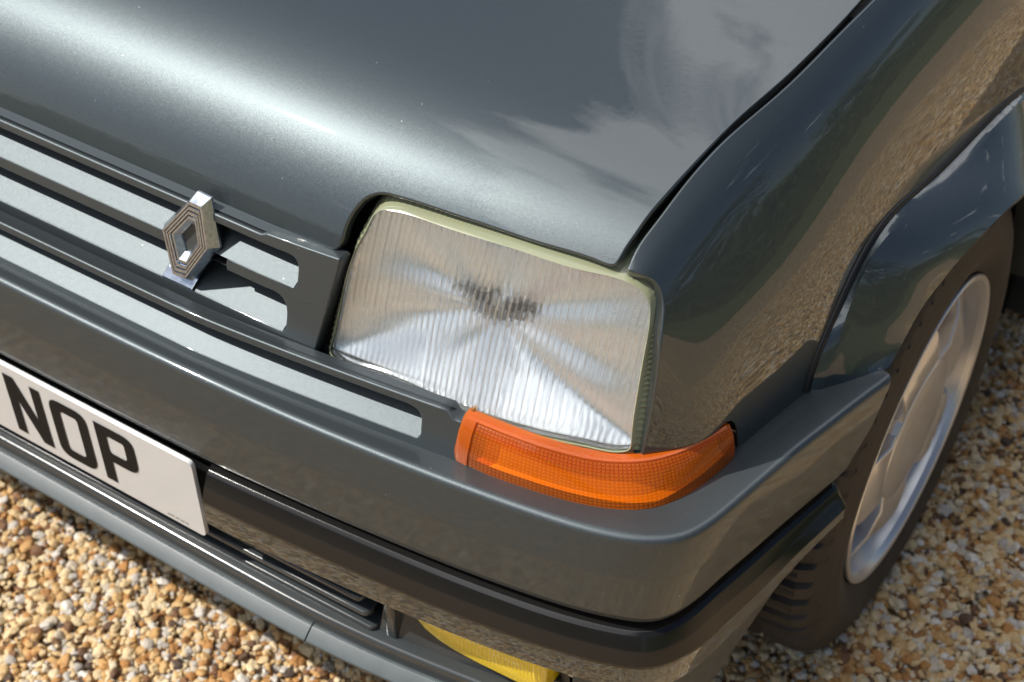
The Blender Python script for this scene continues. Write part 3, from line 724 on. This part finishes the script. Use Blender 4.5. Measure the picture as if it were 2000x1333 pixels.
# plain raised band along the top edge and inner end of the lens
tsec2 = fillet([(-.012, .95), (.0006, .955), (.0008, .985), (-.0015, 1.003), (-.0065, 1.003), (-.008, .8)], [0, .001, .0015, .0015, .001, 0], 3)
loft('lens_rim', turn_rows(.004, .985, 70, tsec2), 'amber_edge', turn, sharp=40)
tsec3 = fillet([(-.020, -.008), (.0012, .0), (.0042, .35), (.0042, .75), (.0016, .99), (-.007, 1.0), (-.009, .6)], [0, .002, .05, .05, .003, .001, 0], 4)
loft('lens_end', [[(p[0]-.003, p[1]+.006, p[2]) for p in turn_rows(.001, .002, 2, tsec3)[0]]]+[[(p[0]-.0022, p[1]+.001, p[2]) for p in turn_rows(.001, .002, 2, tsec3)[0]]]+turn_rows(.001, .045, 6, tsec3), 'amber_edge', turn, sharp=50)
# dark gasket that closes the joint between lens and fender
loft('gasket', turn_rows(.62, .985, 40, [(-.004, .95), (-.007, .965), (-.022, .97)]), 'rubber_seal', turn, sharp=60)
# silvered shell behind the lens
loft('housing', turn_rows(.02, .995, 40, [(-.006, .02), (-.013, .10), (-.015, .5), (-.013, .80), (-.008, .86)]), 'bulb_shell', turn, sharp=20)
mirror(turn)

# ---------------------------------------------------------- grille with its two open slots
gr = empty('grille', (0, 0, 0), car)
def gplane(z): return .084-(.672-z)*.2316
def S_gr(uv): return np.stack([uv[:, 0], gplane(uv[:, 1])-.0006+.004*np.clip((np.abs(uv[:, 0])-.30)/.07, 0, None)**2, uv[:, 1]], 1)
def slat(name, sec, rads, x0, x1, mat_='bumper_paint', par=gr, dy=None, ends=(0, 0), nx=None):
    xs = np.linspace(x0, x1, nx or max(2, int((x1-x0)/.02)))
    return sweep_x(name, xs, fillet(sec, rads, 5), mat_, par, dy, sharp=24)
slat('top_ledge', [(.125, .678), (.100, .6745), (.088, .6728)], 0, -.36, .356)
slat('slot_floor', [(.112, .668), (.112, .6545), (.0750, .6358)], [0, .004, 0], -.36, .335)
slat('slot_floor', [(.103, .626), (.103, .6093), (.0650, .5903)], [0, .004, 0], -.36, .325)
slat('bar_underside', [(.0740, .6275), (.100, .6205)], 0, -.36, .35)
def cuv(P): return inv(S_gr, P, (.25, .668))
gR = cuv(dens([(520, 456), (600, 485), (661, 506)], 8).tolist()+[(664, 509), (664, 514)]+dens([(660, 530), (640, 600), (617, 682)], 12).tolist()+[(614, 690), (608, 691)]+dens([(600, 688), (560, 672)], 8).tolist())
e1 = cuv(curve([(574, 561), (577, 558), (580, 545), (581.5, 525), (580, 510), (574, 500), (563, 492), (545, 484)], 22))
e2 = cuv(curve([(551, 645), (554, 643), (558, 628), (559, 608), (556, 592), (549, 580), (537, 571), (520, 564)], 22))
zt_, z1a, z1b, z2a, z2b, zb_ = .6722, .6640, .6358, .6240, .5903, .5770
def fit_ends(e, za, zb):                             # slot ends meet the straight edges
    k = np.linspace(0, 1, len(e)); e[:, 1] += (za-e[0, 1])*(1-k)+(zb-e[-1, 1])*k; return e
e1, e2 = fit_ends(e1, z1b, z1a), fit_ends(e2, z2b, z2a)
def line(xa, xb, z): return [(x, z) for x in np.linspace(xa, xb, max(2, int(abs(xb-xa)/.008)))]
loop = line(0, gR[0][0]-.006, zt_)+list(map(tuple, gR))+line(gR[-1][0]-.006, 0, zb_)
outer_g = loop[1:-1]; outer_g = outer_g+[(0, zb_)]+[(-x, z) for x, z in reversed(outer_g)]+[(0, zt_)]
bx0, bx1 = .2085, .2620                              # the middle bar is cut away behind the badge
hole = line(-e2[0][0], e2[0][0]-.004, z2b)+list(map(tuple, e2))+line(e2[-1][0]-.006, bx1, z2a)+[(bx1-.0015, (z1b+z2a)/2)]+line(bx1, e1[0][0]-.004, z1b)+list(map(tuple, e1))+line(e1[-1][0]-.006, -e1[-1][0]+.006, z1a)+[(-x, z) for x, z in reversed(e1)]+line(-e1[0][0]+.004, bx0, z1b)+[(bx0+.0015, (z1b+z2a)/2)]+line(bx0, -e2[-1][0]+.006, z2a)+[(-x, z) for x, z in reversed(e2)][:-1]
panel('grille_frame', S_gr, [outer_g, hole], 1, 1, .009, .006, 'bumper_paint', gr, hem=.016, r=.0019, seg=4)
loft('grille_back', [[(x, .115, .69), (x, .115, .56)] for x in (-.37, .36)], 'black_void', gr)

# badge: stepped diamond
bd = empty('badge', (0, 0, 0), car)
def bplane(px, py):                                 # face plane leans back with the grille
    d = ray(px, py); k = .22; return CAM+d*((.0695+k*(CAM[2]-.648)-CAM[1])/(d[1]-k*d[2]))
HX = np.array([bplane(*p) for p in [(369.5, 396), (392, 406.5), (403.6, 486.6), (361.6, 543), (338, 534), (318, 450)]])
bc = HX.mean(0); HX = bc+(HX-bc)*1.04; bn_ = np.array([0, 1, -.22]); bn_ /= np.linalg.norm(bn_)
def ring_(k, d_, grow=0.):
    o_ = []
    for p in HX:
        q = bc+(p-bc)*k; v = (p-bc)/np.linalg.norm(p-bc); o_.append(q+v*grow+bn_*d_)
    return o_
steps = [(1.0, .0115, .0062), (1.0, .0095, .0060), (1.0, .0016, .0004), (.985, .0, 0), (.905, .0, 0), (.895, .0038, 0), (.875, .0038, 0), (.865, .0, 0), (.785, .0, 0), (.775, .0038, 0), (.755, .0038, 0), (.745, .0, 0), (.665, .0, 0), (.650, .0038, 0), (.630, .0038, 0), (.615, .0005, 0), (.545, .0005, 0), (.37, .0055, 0), (.36, .0085, 0)]
loft('diamond', [ring_(*q) for q in steps], 'chrome', bd, True, flip=True, sharp=18)
make('diamond_core', ring_(.39, .0072), [tuple(range(6))], 'badge_core', bd, smooth=False)
# mounting plinth behind the diamond and small chrome foot
loft('badge_mount', [ring_(.9, .0118, .001), ring_(.92, .0120, .0), ring_(.92, .022, .0)], 'bumper_paint', bd, True, flip=True, sharp=20)
f0 = at(320, 541, Y=.064); f1 = at(374, 563, Y=.064)
rows = [[(x_, .0645, z_-.0035), (x_, .0632, z_), (x_+.002, .070, z_+.0075), (x_+.002, .082, z_+.012)] for x_, z_ in ((f0[0]-.001, .5915), (f0[0], .592), (f1[0], .592), (f1[0]+.001, .5915))]
loft('badge_foot', rows, 'chrome', bd, sharp=20)

# ---------------------------------------------------------- finisher panel below the lamps
fp = empty('lower_finisher', (0, 0, 0), car)
def fdy(x): 
    a = abs(x); return .0245*np.clip((a-.235)/.275, 0, None)**1.35
slat('top_ledge', [(.080, .556), (.060, .572), (.0465, .5883)], 0, -.50, .50, par=fp, dy=fdy)
slat('slot_floor', [(.070, .582), (.070, .5709), (.0332, .5525)], [0, .004, 0], -.49, .49, par=fp, dy=fdy)
def S_fp(uv):
    x, z = uv[:, 0], uv[:, 1]; return np.stack([x, .0418-(.589-z)*.2205-.0007+np.array([fdy(k) for k in x]), z], 1)
def fuv(P): return inv(S_fp, P, (.45, .585))
fR = fuv([(885, 819), (897, 823), (903.5, 826.5), (905.5, 833), (903, 848), (897, 880), (894, 898), (890, 904), (882, 903)])
e3 = fuv(curve([(812, 862), (817, 860), (820, 846), (821, 828), (817, 815), (808, 807), (792, 799)], 18))
ft, f1a, f1b, fb_ = .5890, .5812, .5525, .5408
e3 = fit_ends(e3, f1b, f1a)
lp_ = line(0, fR[0][0]-.006, ft)[1:]+list(map(tuple, fR))+line(fR[-1][0]-.006, 0, fb_)[:-1]
outer_p = [(0, ft)]+lp_+[(0, fb_)]+[(-x, z) for x, z in reversed(lp_)]
hole_p = line(-e3[0][0]+.004, e3[0][0]-.004, f1b)+list(map(tuple, e3))+line(e3[-1][0]-.006, -e3[-1][0]+.006, f1a)+[(-x, z) for x, z in reversed(e3)]
panel('finisher_frame', S_fp, [outer_p, hole_p], 1, 1, .009, .006, 'bumper_paint', fp, hem=.016, r=.0019, seg=4)
loft('finisher_back', [[(x, .071+fdy(x), .572), (x, .071+fdy(x), .535)] for x in np.linspace(-.50, .50, 21)], 'black_void', fp)

# ---------------------------------------------------------- lower air intake: slats, rim, lip spoiler
lg = empty('lower_intake', (0, 0, 0), car)
def sdy(x): return .0045*(abs(x)/.42)**2
for zk, xe in ((.3455, .418), (.3275, .424), (.3095, .430)):
    sec = fillet([(.055, zk-.002), (.016, zk+.0005), (.0100, zk), (.0100, zk-.006), (.016, zk-.008), (.055, zk-.010)], [0, .002, .0028, .0028, .002, 0], 5)
    xs = np.concatenate([np.linspace(-xe, xe, 40)])
    rows = [[(x, y+sdy(x), z) for y, z in sec] for x in xs]
    def endcap(s):
        r_ = []
        for a in np.linspace(0, math.pi/2, 6)[1:]:
            r_.append([(s*(xe+.007*math.sin(a)), y+sdy(xe)+.010*(1-math.cos(a)), z) for y, z in sec])
        return r_
    rows = list(reversed(endcap(-1)))+rows+endcap(1)
    loft('slat', rows, 'slat_plastic', lg, sharp=30)
# rim below the slats runs on past the fog lamp
RM = np.array([(0, .0045), (.15, .0040), (.30, .0035), (.38, .0050), (.45, .0100), (.53, .0200), (.61, .0340), (.640, .0430)])
_rm = Spl(chord(RM), RM); RML = chord(RM)[-1]
def rim_rows(sec, a=0., b_=1., n=50):
    t_ = np.linspace(a, b_, n); p, nn = plan(_rm, RML, t_)
    return [[(p[i][0]+nn[i][0]*o, p[i][1]+nn[i][1]*o, z) for o, z in sec] for i in range(n)]
rs = fillet([(-.060, .3030), (-.012, .3045), (.0005, .3015), (.0005, .2840), (-.010, .280)], [0, .008, .0050, .002, 0], 6)
loft('intake_rim', full(rim_rows(rs)), 'slat_plastic', lg, sharp=40)
# lip spoiler in three sections
ls = fillet([(-.006, .2830), (.0030, .2822), (.0150, .2735), (.0148, .2705), (.0, .267), (-.03, .265)], [0, .002, .0015, .001, .002, 0], 4)
ts_ = .575
loft('lip_spoiler', full(rim_rows(ls, 0, ts_-.0012, 40)), 'lip_rubber', lg, sharp=30)
o = loft('lip_spoiler', rim_rows(ls, ts_+.0012, 1., 26), 'lip_rubber', lg, sharp=30); mirror(o)
loft('intake_void', [[(x, .052+sdy(x), .37), (x, .052+sdy(x), .29)] for x in np.linspace(-.47, .47, 9)], 'black_void', lg)
# upright between slats and fog lamp
box('divider', (.452, .045, .335), (.012, .05, .07), 'slat_plastic', lg, .003)
box('divider', (-.452, .045, .335), (.012, .05, .07), 'slat_plastic', lg, .003)

# ---------------------------------------------------------- fog lamp
fg = empty('fog_lamp', (0, 0, 0), car)
def ydf(x): return float(np.interp(x, RM[:, 0], RM[:, 1]))
fx = np.linspace(.466, .613, 72); rows = []
for i, x in enumerate(fx):
    e = min(i, len(fx)-1-i)/(len(fx)-1)*2; rd = math.sqrt(max(0, 1-(1-min(1, e/.16))**2))
    zb = float(np.interp(x, [.466, .485, .500, .517, .547, .580, .601, .613], [.342, .3245, .3185, .3160, .3165, .3190, .3215, .326])); zt = .392-.012*(1-rd); y0 = .030+.008*(1-rd)
    fl = -.0009*abs(math.sin(i*math.pi/2))
    pts = [(zb-.001, .030), (zb, .006), (zb+.003, .001), (zb+.012, 0), (.355, -.002), (zt-.008, 0), (zt, .004), (zt+.001, .03)]
    rows.append([(x, y0+d_+(fl if 2 < k < 6 else 0), z) for k, (z, d_) in enumerate(pts)])
loft('yellow_lens', rows, 'yellow_lens', fg, caps=(True, True), sharp=30)
# shroud under and beside the fog lamp
def frow(x, k):
    y0 = ydf(x); zf = float(np.interp(x, [.466, .485, .500, .517, .547, .580, .601, .613], [.342, .3245, .3185, .3160, .3165, .3190, .3215, .326])); yf = max(.034, y0+.014); return [(x, y0+.012, .3035), (x, yf, zf-.002), (x, yf+.03, zf)]
loft('shroud', [frow(x, 0) for x in np.linspace(.438, .640, 24)], 'slat_plastic', fg, sharp=50)
box('bracket', (.622, .066, .352), (.010, .03, .075), 'black_trim', fg, .002)
tube('bolt', [(.628, .050, .345), (.628, .062, .345)], .0045, 'alloy_silver', fg, 6)
tube('bolt', [(.463, .046, .338), (.463, .060, .338)], .006, 'dark_metal', fg, 8)
box('bracket', (.460, .066, .345), (.014, .02, .05), 'black_trim', fg, .002)
mirror(fg)

# ---------------------------------------------------------- side valance under the rubbing strip
vt = np.linspace(float(np.interp(.634, lp[:80, 0], tt[:80])), .965, 60)
vp, vn = plan(_lp, LL_, vt)
rows = []
for i, t_ in enumerate(vt):
    yv = vp[i][1]; zu = .350-.003*sst(.15, .25, yv)
    zl = .252+(zu-.002-.252)*np.clip((yv-.135)/.128, 0, 1)   # lower edge rises to a point before the wheel
    zg = zl-.013
    sec = [(-.0160, .395), (-.0160, .362), (-.0155, .3525), (-.0125, zu-.001), (-.0115, zu-.006), (-.0115, (zu+zl)/2), (-.0135, zl+.002), (-.0155, zl), (-.0215, zg), (-.060, zg-.004)]
    rows.append([(vp[i][0]+vn[i][0]*o, vp[i][1]+vn[i][1]*o, z) for o, z in sec])
e_ = np.array(rows[-1])
rows.append([tuple(p+np.array([-.002, .003, 0])) for p in e_]); rows.append([tuple(p+np.array([-.03, .006, 0])) for p in e_])
va = loft('side_valance', rows, 'bumper_paint', car, sharp=26); mirror(va)
# inner dark underbody
make('underbody', [(-.66, .075, .27), (.66, .075, .27), (.66, .30, .20), (-.66, .30, .20), (.55, 3.0, .2), (-.55, 3.0, .2)], [(0, 1, 2, 3), (3, 2, 4, 5)], 'black_void', car, smooth=False)

# ---------------------------------------------------------- wheel arch flare
top_px = [(1577, 791), (1581, 772), (1594, 720.6), (1628, 637.7), (1662, 560), (1691, 501), (1725, 447.5), (1764, 403.6), (1818, 355), (1890, 284), (2000, 180)]
top_x = [.7215, .7215, .7215, .722, .7225, .723, .7235, .7245, .7265, .7300, .7360]
bev_px = [(1595, 787), (1600, 768), (1623, 701), (1662, 594), (1686, 535), (1720.6, 477), (1769, 423), (1823, 369.5), (1890, 303), (2000, 196)]
bev_x = [.7290, .7292, .7298, .7310, .7318, .7326, .7338, .7352, .7375, .7425]
lip2_px = [(1738, 716), (1764.5, 667), (1793.7, 613), (1828, 564.5), (1867, 516), (1911, 467), (2000, 379)]
lip2_x = [.7555, .7560, .7575, .7605, .7655, .7705, .7800]
top_x = [x-.003 for x in top_x]; bev_x = [x-.002 for x in bev_x]; lip2_x = [x+.010 for x in lip2_x]
def c3d(px, xs, n, extra=None):
    P = [at(*p, X=x) for p, x in zip(px, xs)]
    if extra: P += [np.array(e) for e in extra]
    return curve(P, n)
NF = 60
def on_fender(px, off, n, extra):
    def S_o(uv): return S_fen(uv)-surf_normal(S_fen, uv)*off
    P = list(S_o(inv(S_o, px, (.2, .2))))+[np.array(e) for e in extra]
    return curve(P, n)
cT = on_fender(top_px, .0022, NF, [(.742, .86, .52), (.745, .925, .42), (.746, .945, .32)])
cB = on_fender(bev_px, .0085, NF, [(.751, .855, .515), (.753, .918, .415), (.753, .937, .32)])
cL = c3d(lip2_px, lip2_x, NF, [(.781, .76, .49), (.774, .835, .39), (.768, .862, .29)])
rows = []
for i in range(NF):
    a, b_, c = cT[i], cB[i], cL[i]
    inn_ = np.array([c[0]-.004, WY+(c[1]-WY)*.965, WZ+(c[2]-WZ)*.965]); inn2 = np.array([c[0]-.035, WY+(c[1]-WY)*.955, WZ+(c[2]-WZ)*.955])
    mid = (b_+c)/2+np.array([.0030, 0, .0018]); q1 = b_*.72+c*.28+np.array([.0021, 0, .0013]); q2 = b_*.28+c*.72+np.array([.0027, 0, .0016])
    base = a+np.array([-.006, 0, 0])
    body_ = curve([b_, q1, mid, q2, c], 11)
    rows.append(np.concatenate([[base, a], body_, [c*.8+inn_*.2, inn_, inn2]]))
rows = np.array(rows)
st = rows[0].copy(); st1 = st+np.array([-.0008, .002, -.0012]); st2 = st+np.array([-.02, .006, -.003])
flare = loft('wheel_arch_flare', np.concatenate([[st2, st1], rows]), 'grey_paint', car, sharp=24); mirror(flare)
sealP = np.array([a+np.array([-.0030, -.0022, .0020]) for a in cT])
seal = tube('flare_seal', sealP, .0032, 'rubber_seal', car, 8); mirror(seal)
# dark wheel housing
wh = []
for a in np.linspace(rad(-10), rad(148), 30):
    wh.append([(x, WY+r_*math.cos(a), WZ+r_*math.sin(a)) for x, r_ in ((.748, .300), (.70, .315), (.60, .315), (.50, .315), (.48, .05))])
o = loft('wheel_housing', wh, 'black_void', car, sharp=40); mirror(o)

# ---------------------------------------------------------- wheel
wheel = empty('wheel', (0, 0, 0), car)
RT = .2725
prof = [(-.100, .176), (-.108, .200), (-.104, .235), (-.094, .258), (-.080, .2685), (-.040, .2722), (0, .2725), (.040, .2722), (.074, .2695), (.086, .2620), (.0935, .2480), (.0985, .2300), (.1005, .2150), (.0995, .2030), (.0960, .1930), (.0925, .1860), (.0900, .1800), (.080, .176)]
pf = dens(fillet(prof, .006, 2), .0042); NA = 420
rows = []
for k in range(NA):
    a = 2*math.pi*k/NA; row = []
    for (x, r_) in pf:
        rr_ = r_
        if r_ > .245:                               # tread: grooves around and slots across the shoulder
            if abs(abs(x)-.030) < .0055 or abs(x) < .003: rr_ -= .006
            ph = (k+ (2 if x > 0 else 0)) % 7
            if abs(x) > .036 and x < .0945 and ph < 2: rr_ -= .0060*min(1, max(0, (abs(x)-.035)/.004))*(1 if r_ > .258 else .6)
            if .045 < abs(x) < .075 and ph == 4: rr_ -= .0025
        elif x > 0:
            if abs(r_-.2300) < .004: rr_ += .0006
        row.append((WX-.096+x+(.0008 if (x > .095 and .205 < r_ < .222) else 0), WY+rr_*math.cos(a), WZ+.004+rr_*math.sin(a)))
    rows.append(row)
rows = np.array(rows); nv = rows.shape[1]
make('tyre', rows.reshape(-1, 3), [tuple(reversed(f)) for f in grid_faces(NA, nv, True, False)], 'tyre_rubber', wheel, sharp=34)
WZc = WZ+.004
def lathe(name, prof_, material, n=120, x0=WX-.096, par=wheel, flip=True, sharp=30):
    rows = [[(x0+x, WY+r_*math.cos(a), WZc+r_*math.sin(a)) for x, r_ in prof_] for a in np.linspace(0, 2*math.pi, n, endpoint=False)]
    F = grid_faces(n, len(prof_), True, False)
    return make(name, np.array(rows).reshape(-1, 3), [tuple(reversed(f)) for f in F] if flip else F, material, par, sharp=sharp)
lathe('rim', fillet([(.0835, .1760), (.0930, .1800), (.0965, .1785), (.0950, .1725), (.0880, .1690), (.0700, .1660), (.0550, .1560), (.0200, .1520), (-.06, .150)], .003, 3), 'alloy_silver')
# wheel face: five broad spokes that leave windows at the rim
def face_panel(name, poly, x_out, x_dir, thick, material):
    """poly in wheel plane (radius, angle); dished surface"""
    Q = np.array([(r_*math.cos(a), r_*math.sin(a)) for r_, a in poly])
    def S_w(uv):
        r_ = np.hypot(uv[:, 0], uv[:, 1]); 
        return np.stack([WX-.096+x_out(r_), WY+uv[:, 0], WZc+uv[:, 1]], 1)
    return panel(name, S_w, Q, 1, 1, .012, .012, material, wheel, out_sign=1, hem=thick, r=.003, seg=3)
def xo(r_): return .0800+.012*sst(.04, .10, r_)-.018*sst(.115, .158, r_)
for k in range(5):
    a0 = rad(104)+k*2*math.pi/5; hw0, hw1 = rad(35.5), rad(17.5)
    poly = [(.162, a0+t_) for t_ in np.linspace(-hw1, hw1, 9)]+[(.130, a0+hw1*1.12), (.098, a0+hw1*1.45), (.074, a0+hw0)]+[(.062, a0+t_) for t_ in np.linspace(hw0, -hw0, 9)]+[(.074, a0-hw0), (.098, a0-hw1*1.45), (.130, a0-hw1*1.12)]
    face_panel('spoke', poly, xo, 1, .030, 'alloy_silver')
lathe('centre_cap', fillet([(.050, .085), (.0838, .0850), (.0905, .0800), (.0935, .060), (.0950, .030), (.0952, .0005)], .003, 3), 'alloy_silver')
lathe('brake_drum', [(.0, .145), (.03, .140), (.032, .02), (.032, .0005)], 'dark_metal', 48)
mirror(wheel)

# ---------------------------------------------------------- rest of the body, beyond the picture
sk = []
for y in np.linspace(.905, 2.25, 8):
    sk.append([(.70, y, .40), (.752, y, .37), (.778, y, .345), (.780, y-.02, .24), (.765, y-.03, .215), (.66, y, .20)])
loft('side_skirt', sk, 'grey_paint', car, caps=(True, True), sharp=25)
dr = [[(x+.004, y, z) for x, z in ((.664, .868), (.712, .80), (.735, .74), (.745, .63), (.748, .50), (.742, .38))] for y in np.linspace(1.125, 2.20, 6)]
o = loft('door', dr, 'grey_paint', car, flip=True, sharp=60); mirror(o)
ws = [[(x*(1-.18*k), 1.16+.62*k-.06*(1-(x/.64)**2), .905+.43*k) for x in np.linspace(-.64, .64, 13)] for k in np.linspace(0, 1, 6)]
loft('windscreen', ws, 'window_glass', car, flip=False, sharp=60)
cw = [[(x, 1.085, .888-.03*(abs(x)/.62)**4), (x, 1.20, .895)] for x in np.linspace(-.64, .64, 13)]
loft('cowl', cw, 'black_trim', car, sharp=60)
rf = [[(x*.80, y, 1.335+.03*math.sin(math.pi*min(1, (y-1.7)/1.5))-.03*(x/.64)**4) for x in np.linspace(-.64, .64, 13)] for y in np.linspace(1.74, 2.9, 8)]
loft('roof', rf, 'grey_paint', car, sharp=60)
sg = [[(.664, y, .87), (.60-.02, y+.12, 1.10), (.515, y+.25, 1.32)] for y in np.linspace(1.30, 2.3, 5)]
o = loft('side_window', sg, 'window_glass', car, flip=True, sharp=60); mirror(o)

# ================================================================== trees beyond the lawn, seen mirrored in the paint
def tree(name, x, y, h, label, seed):
    rg = random.Random(seed); t_ = empty(name, (x, y, 0)); t_['label'] = label; t_['category'] = 'tree'; t_['group'] = 'trees beyond the lawn'
    P = [(rg.uniform(-.1, .1)*k, rg.uniform(-.1, .1)*k, h*.55*k/5) for k in range(6)]
    rows = [[(p[0]+(.22-.028*i)*math.cos(a), p[1]+(.22-.028*i)*math.sin(a), p[2]) for a in np.linspace(0, 6.283, 8, endpoint=False)] for i, p in enumerate(P)]
    loft('trunk', rows, 'bark', t_, True, sharp=60)
    V = []; F = []
    blobs = [(rg.gauss(0, h*.17), rg.gauss(0, h*.17), h*rg.uniform(.32, .92), h*rg.uniform(.10, .19)) for _ in range(16)]
    for _ in range(1500):
        bx, by, bz, br = rg.choice(blobs); d = Vector((rg.gauss(0, 1), rg.gauss(0, 1), rg.gauss(0, 1))).normalized()*br*rg.uniform(.6, 1.05)
        c = Vector((bx, by, bz))+d; a = Vector((rg.gauss(0, 1), rg.gauss(0, 1), rg.gauss(0, .5))).normalized(); b_ = a.orthogonal().normalized(); s_ = h*rg.uniform(.018, .04)
        i = len(V); V += [c+a*s_, c+b_*s_*.7, c-a*s_, c-b_*s_*.7]; F.append((i, i+1, i+2, i+3))
    make('crown', V, F, 'leaf', t_, smooth=False)
def hedge(name, a, b_, h, wd, label, seed):
    rg = random.Random(seed); a, b_ = Vector((*a, 0)), Vector((*b_, 0)); L_ = (b_-a).length; d = (b_-a)/L_; nn = Vector((-d.y, d.x, 0))
    t_ = empty(name, a); t_['label'] = label; t_['category'] = 'hedge'
    n = int(L_/2); rows = []
    for i in range(n+1):
        k = i/n*L_; hh = h*rg.uniform(.82, 1.0); w_ = wd*rg.uniform(.8, 1)
        rows.append([d*k+nn*w_*x+Vector((0, 0, z*hh)) for x, z in ((-.5, 0), (-.48, .55), (-.35, .95), (.35, .95), (.48, .55), (.5, 0))])
    loft('inner_growth', rows, 'leaf', t_, sharp=20)
    V = []; F = []
    for _ in range(int(L_*170)):
        k = rg.random()*L_; x, z = rg.choice(((-.5, rg.random()), (.5, rg.random()), (rg.uniform(-.5, .5), 1)))
        c = d*k+nn*(x*wd+rg.gauss(0, .05))+Vector((0, 0, z*h*rg.uniform(.85, 1.05))); q = Vector((rg.gauss(0, 1), rg.gauss(0, 1), rg.gauss(0, 1))).normalized(); o_ = q.orthogonal().normalized(); s_ = rg.uniform(.06, .16)
        i = len(V); V += [c+q*s_, c+o_*s_*.7, c-q*s_, c-o_*s_*.7]; F.append((i, i+1, i+2, i+3))
    make('foliage', V, F, 'leaf', t_, smooth=False)
hedge('clipped_hedge', (17, -18), (19, 32), 2.6, 1.6, 'long clipped green hedge on the far side of the lawn', 3)
hedge('clipped_hedge', (-18, -19), (15, -20), 2.8, 1.6, 'clipped green hedge across the drive, ahead of the bumper', 4)
for (x, y, h, lb) in [(27, -6, 8, 'broad green tree behind the lawn hedge, opposite the front bumper'), (31, 9, 10, 'tall green tree behind the lawn hedge, opposite the front wheel'), (30, 24, 9, 'rounded green tree behind the far end of the lawn hedge'), (2, -30, 9, 'green tree behind the hedge across the drive')]:
    tree('broadleaf_tree', x, y, h, lb, int(20+x))
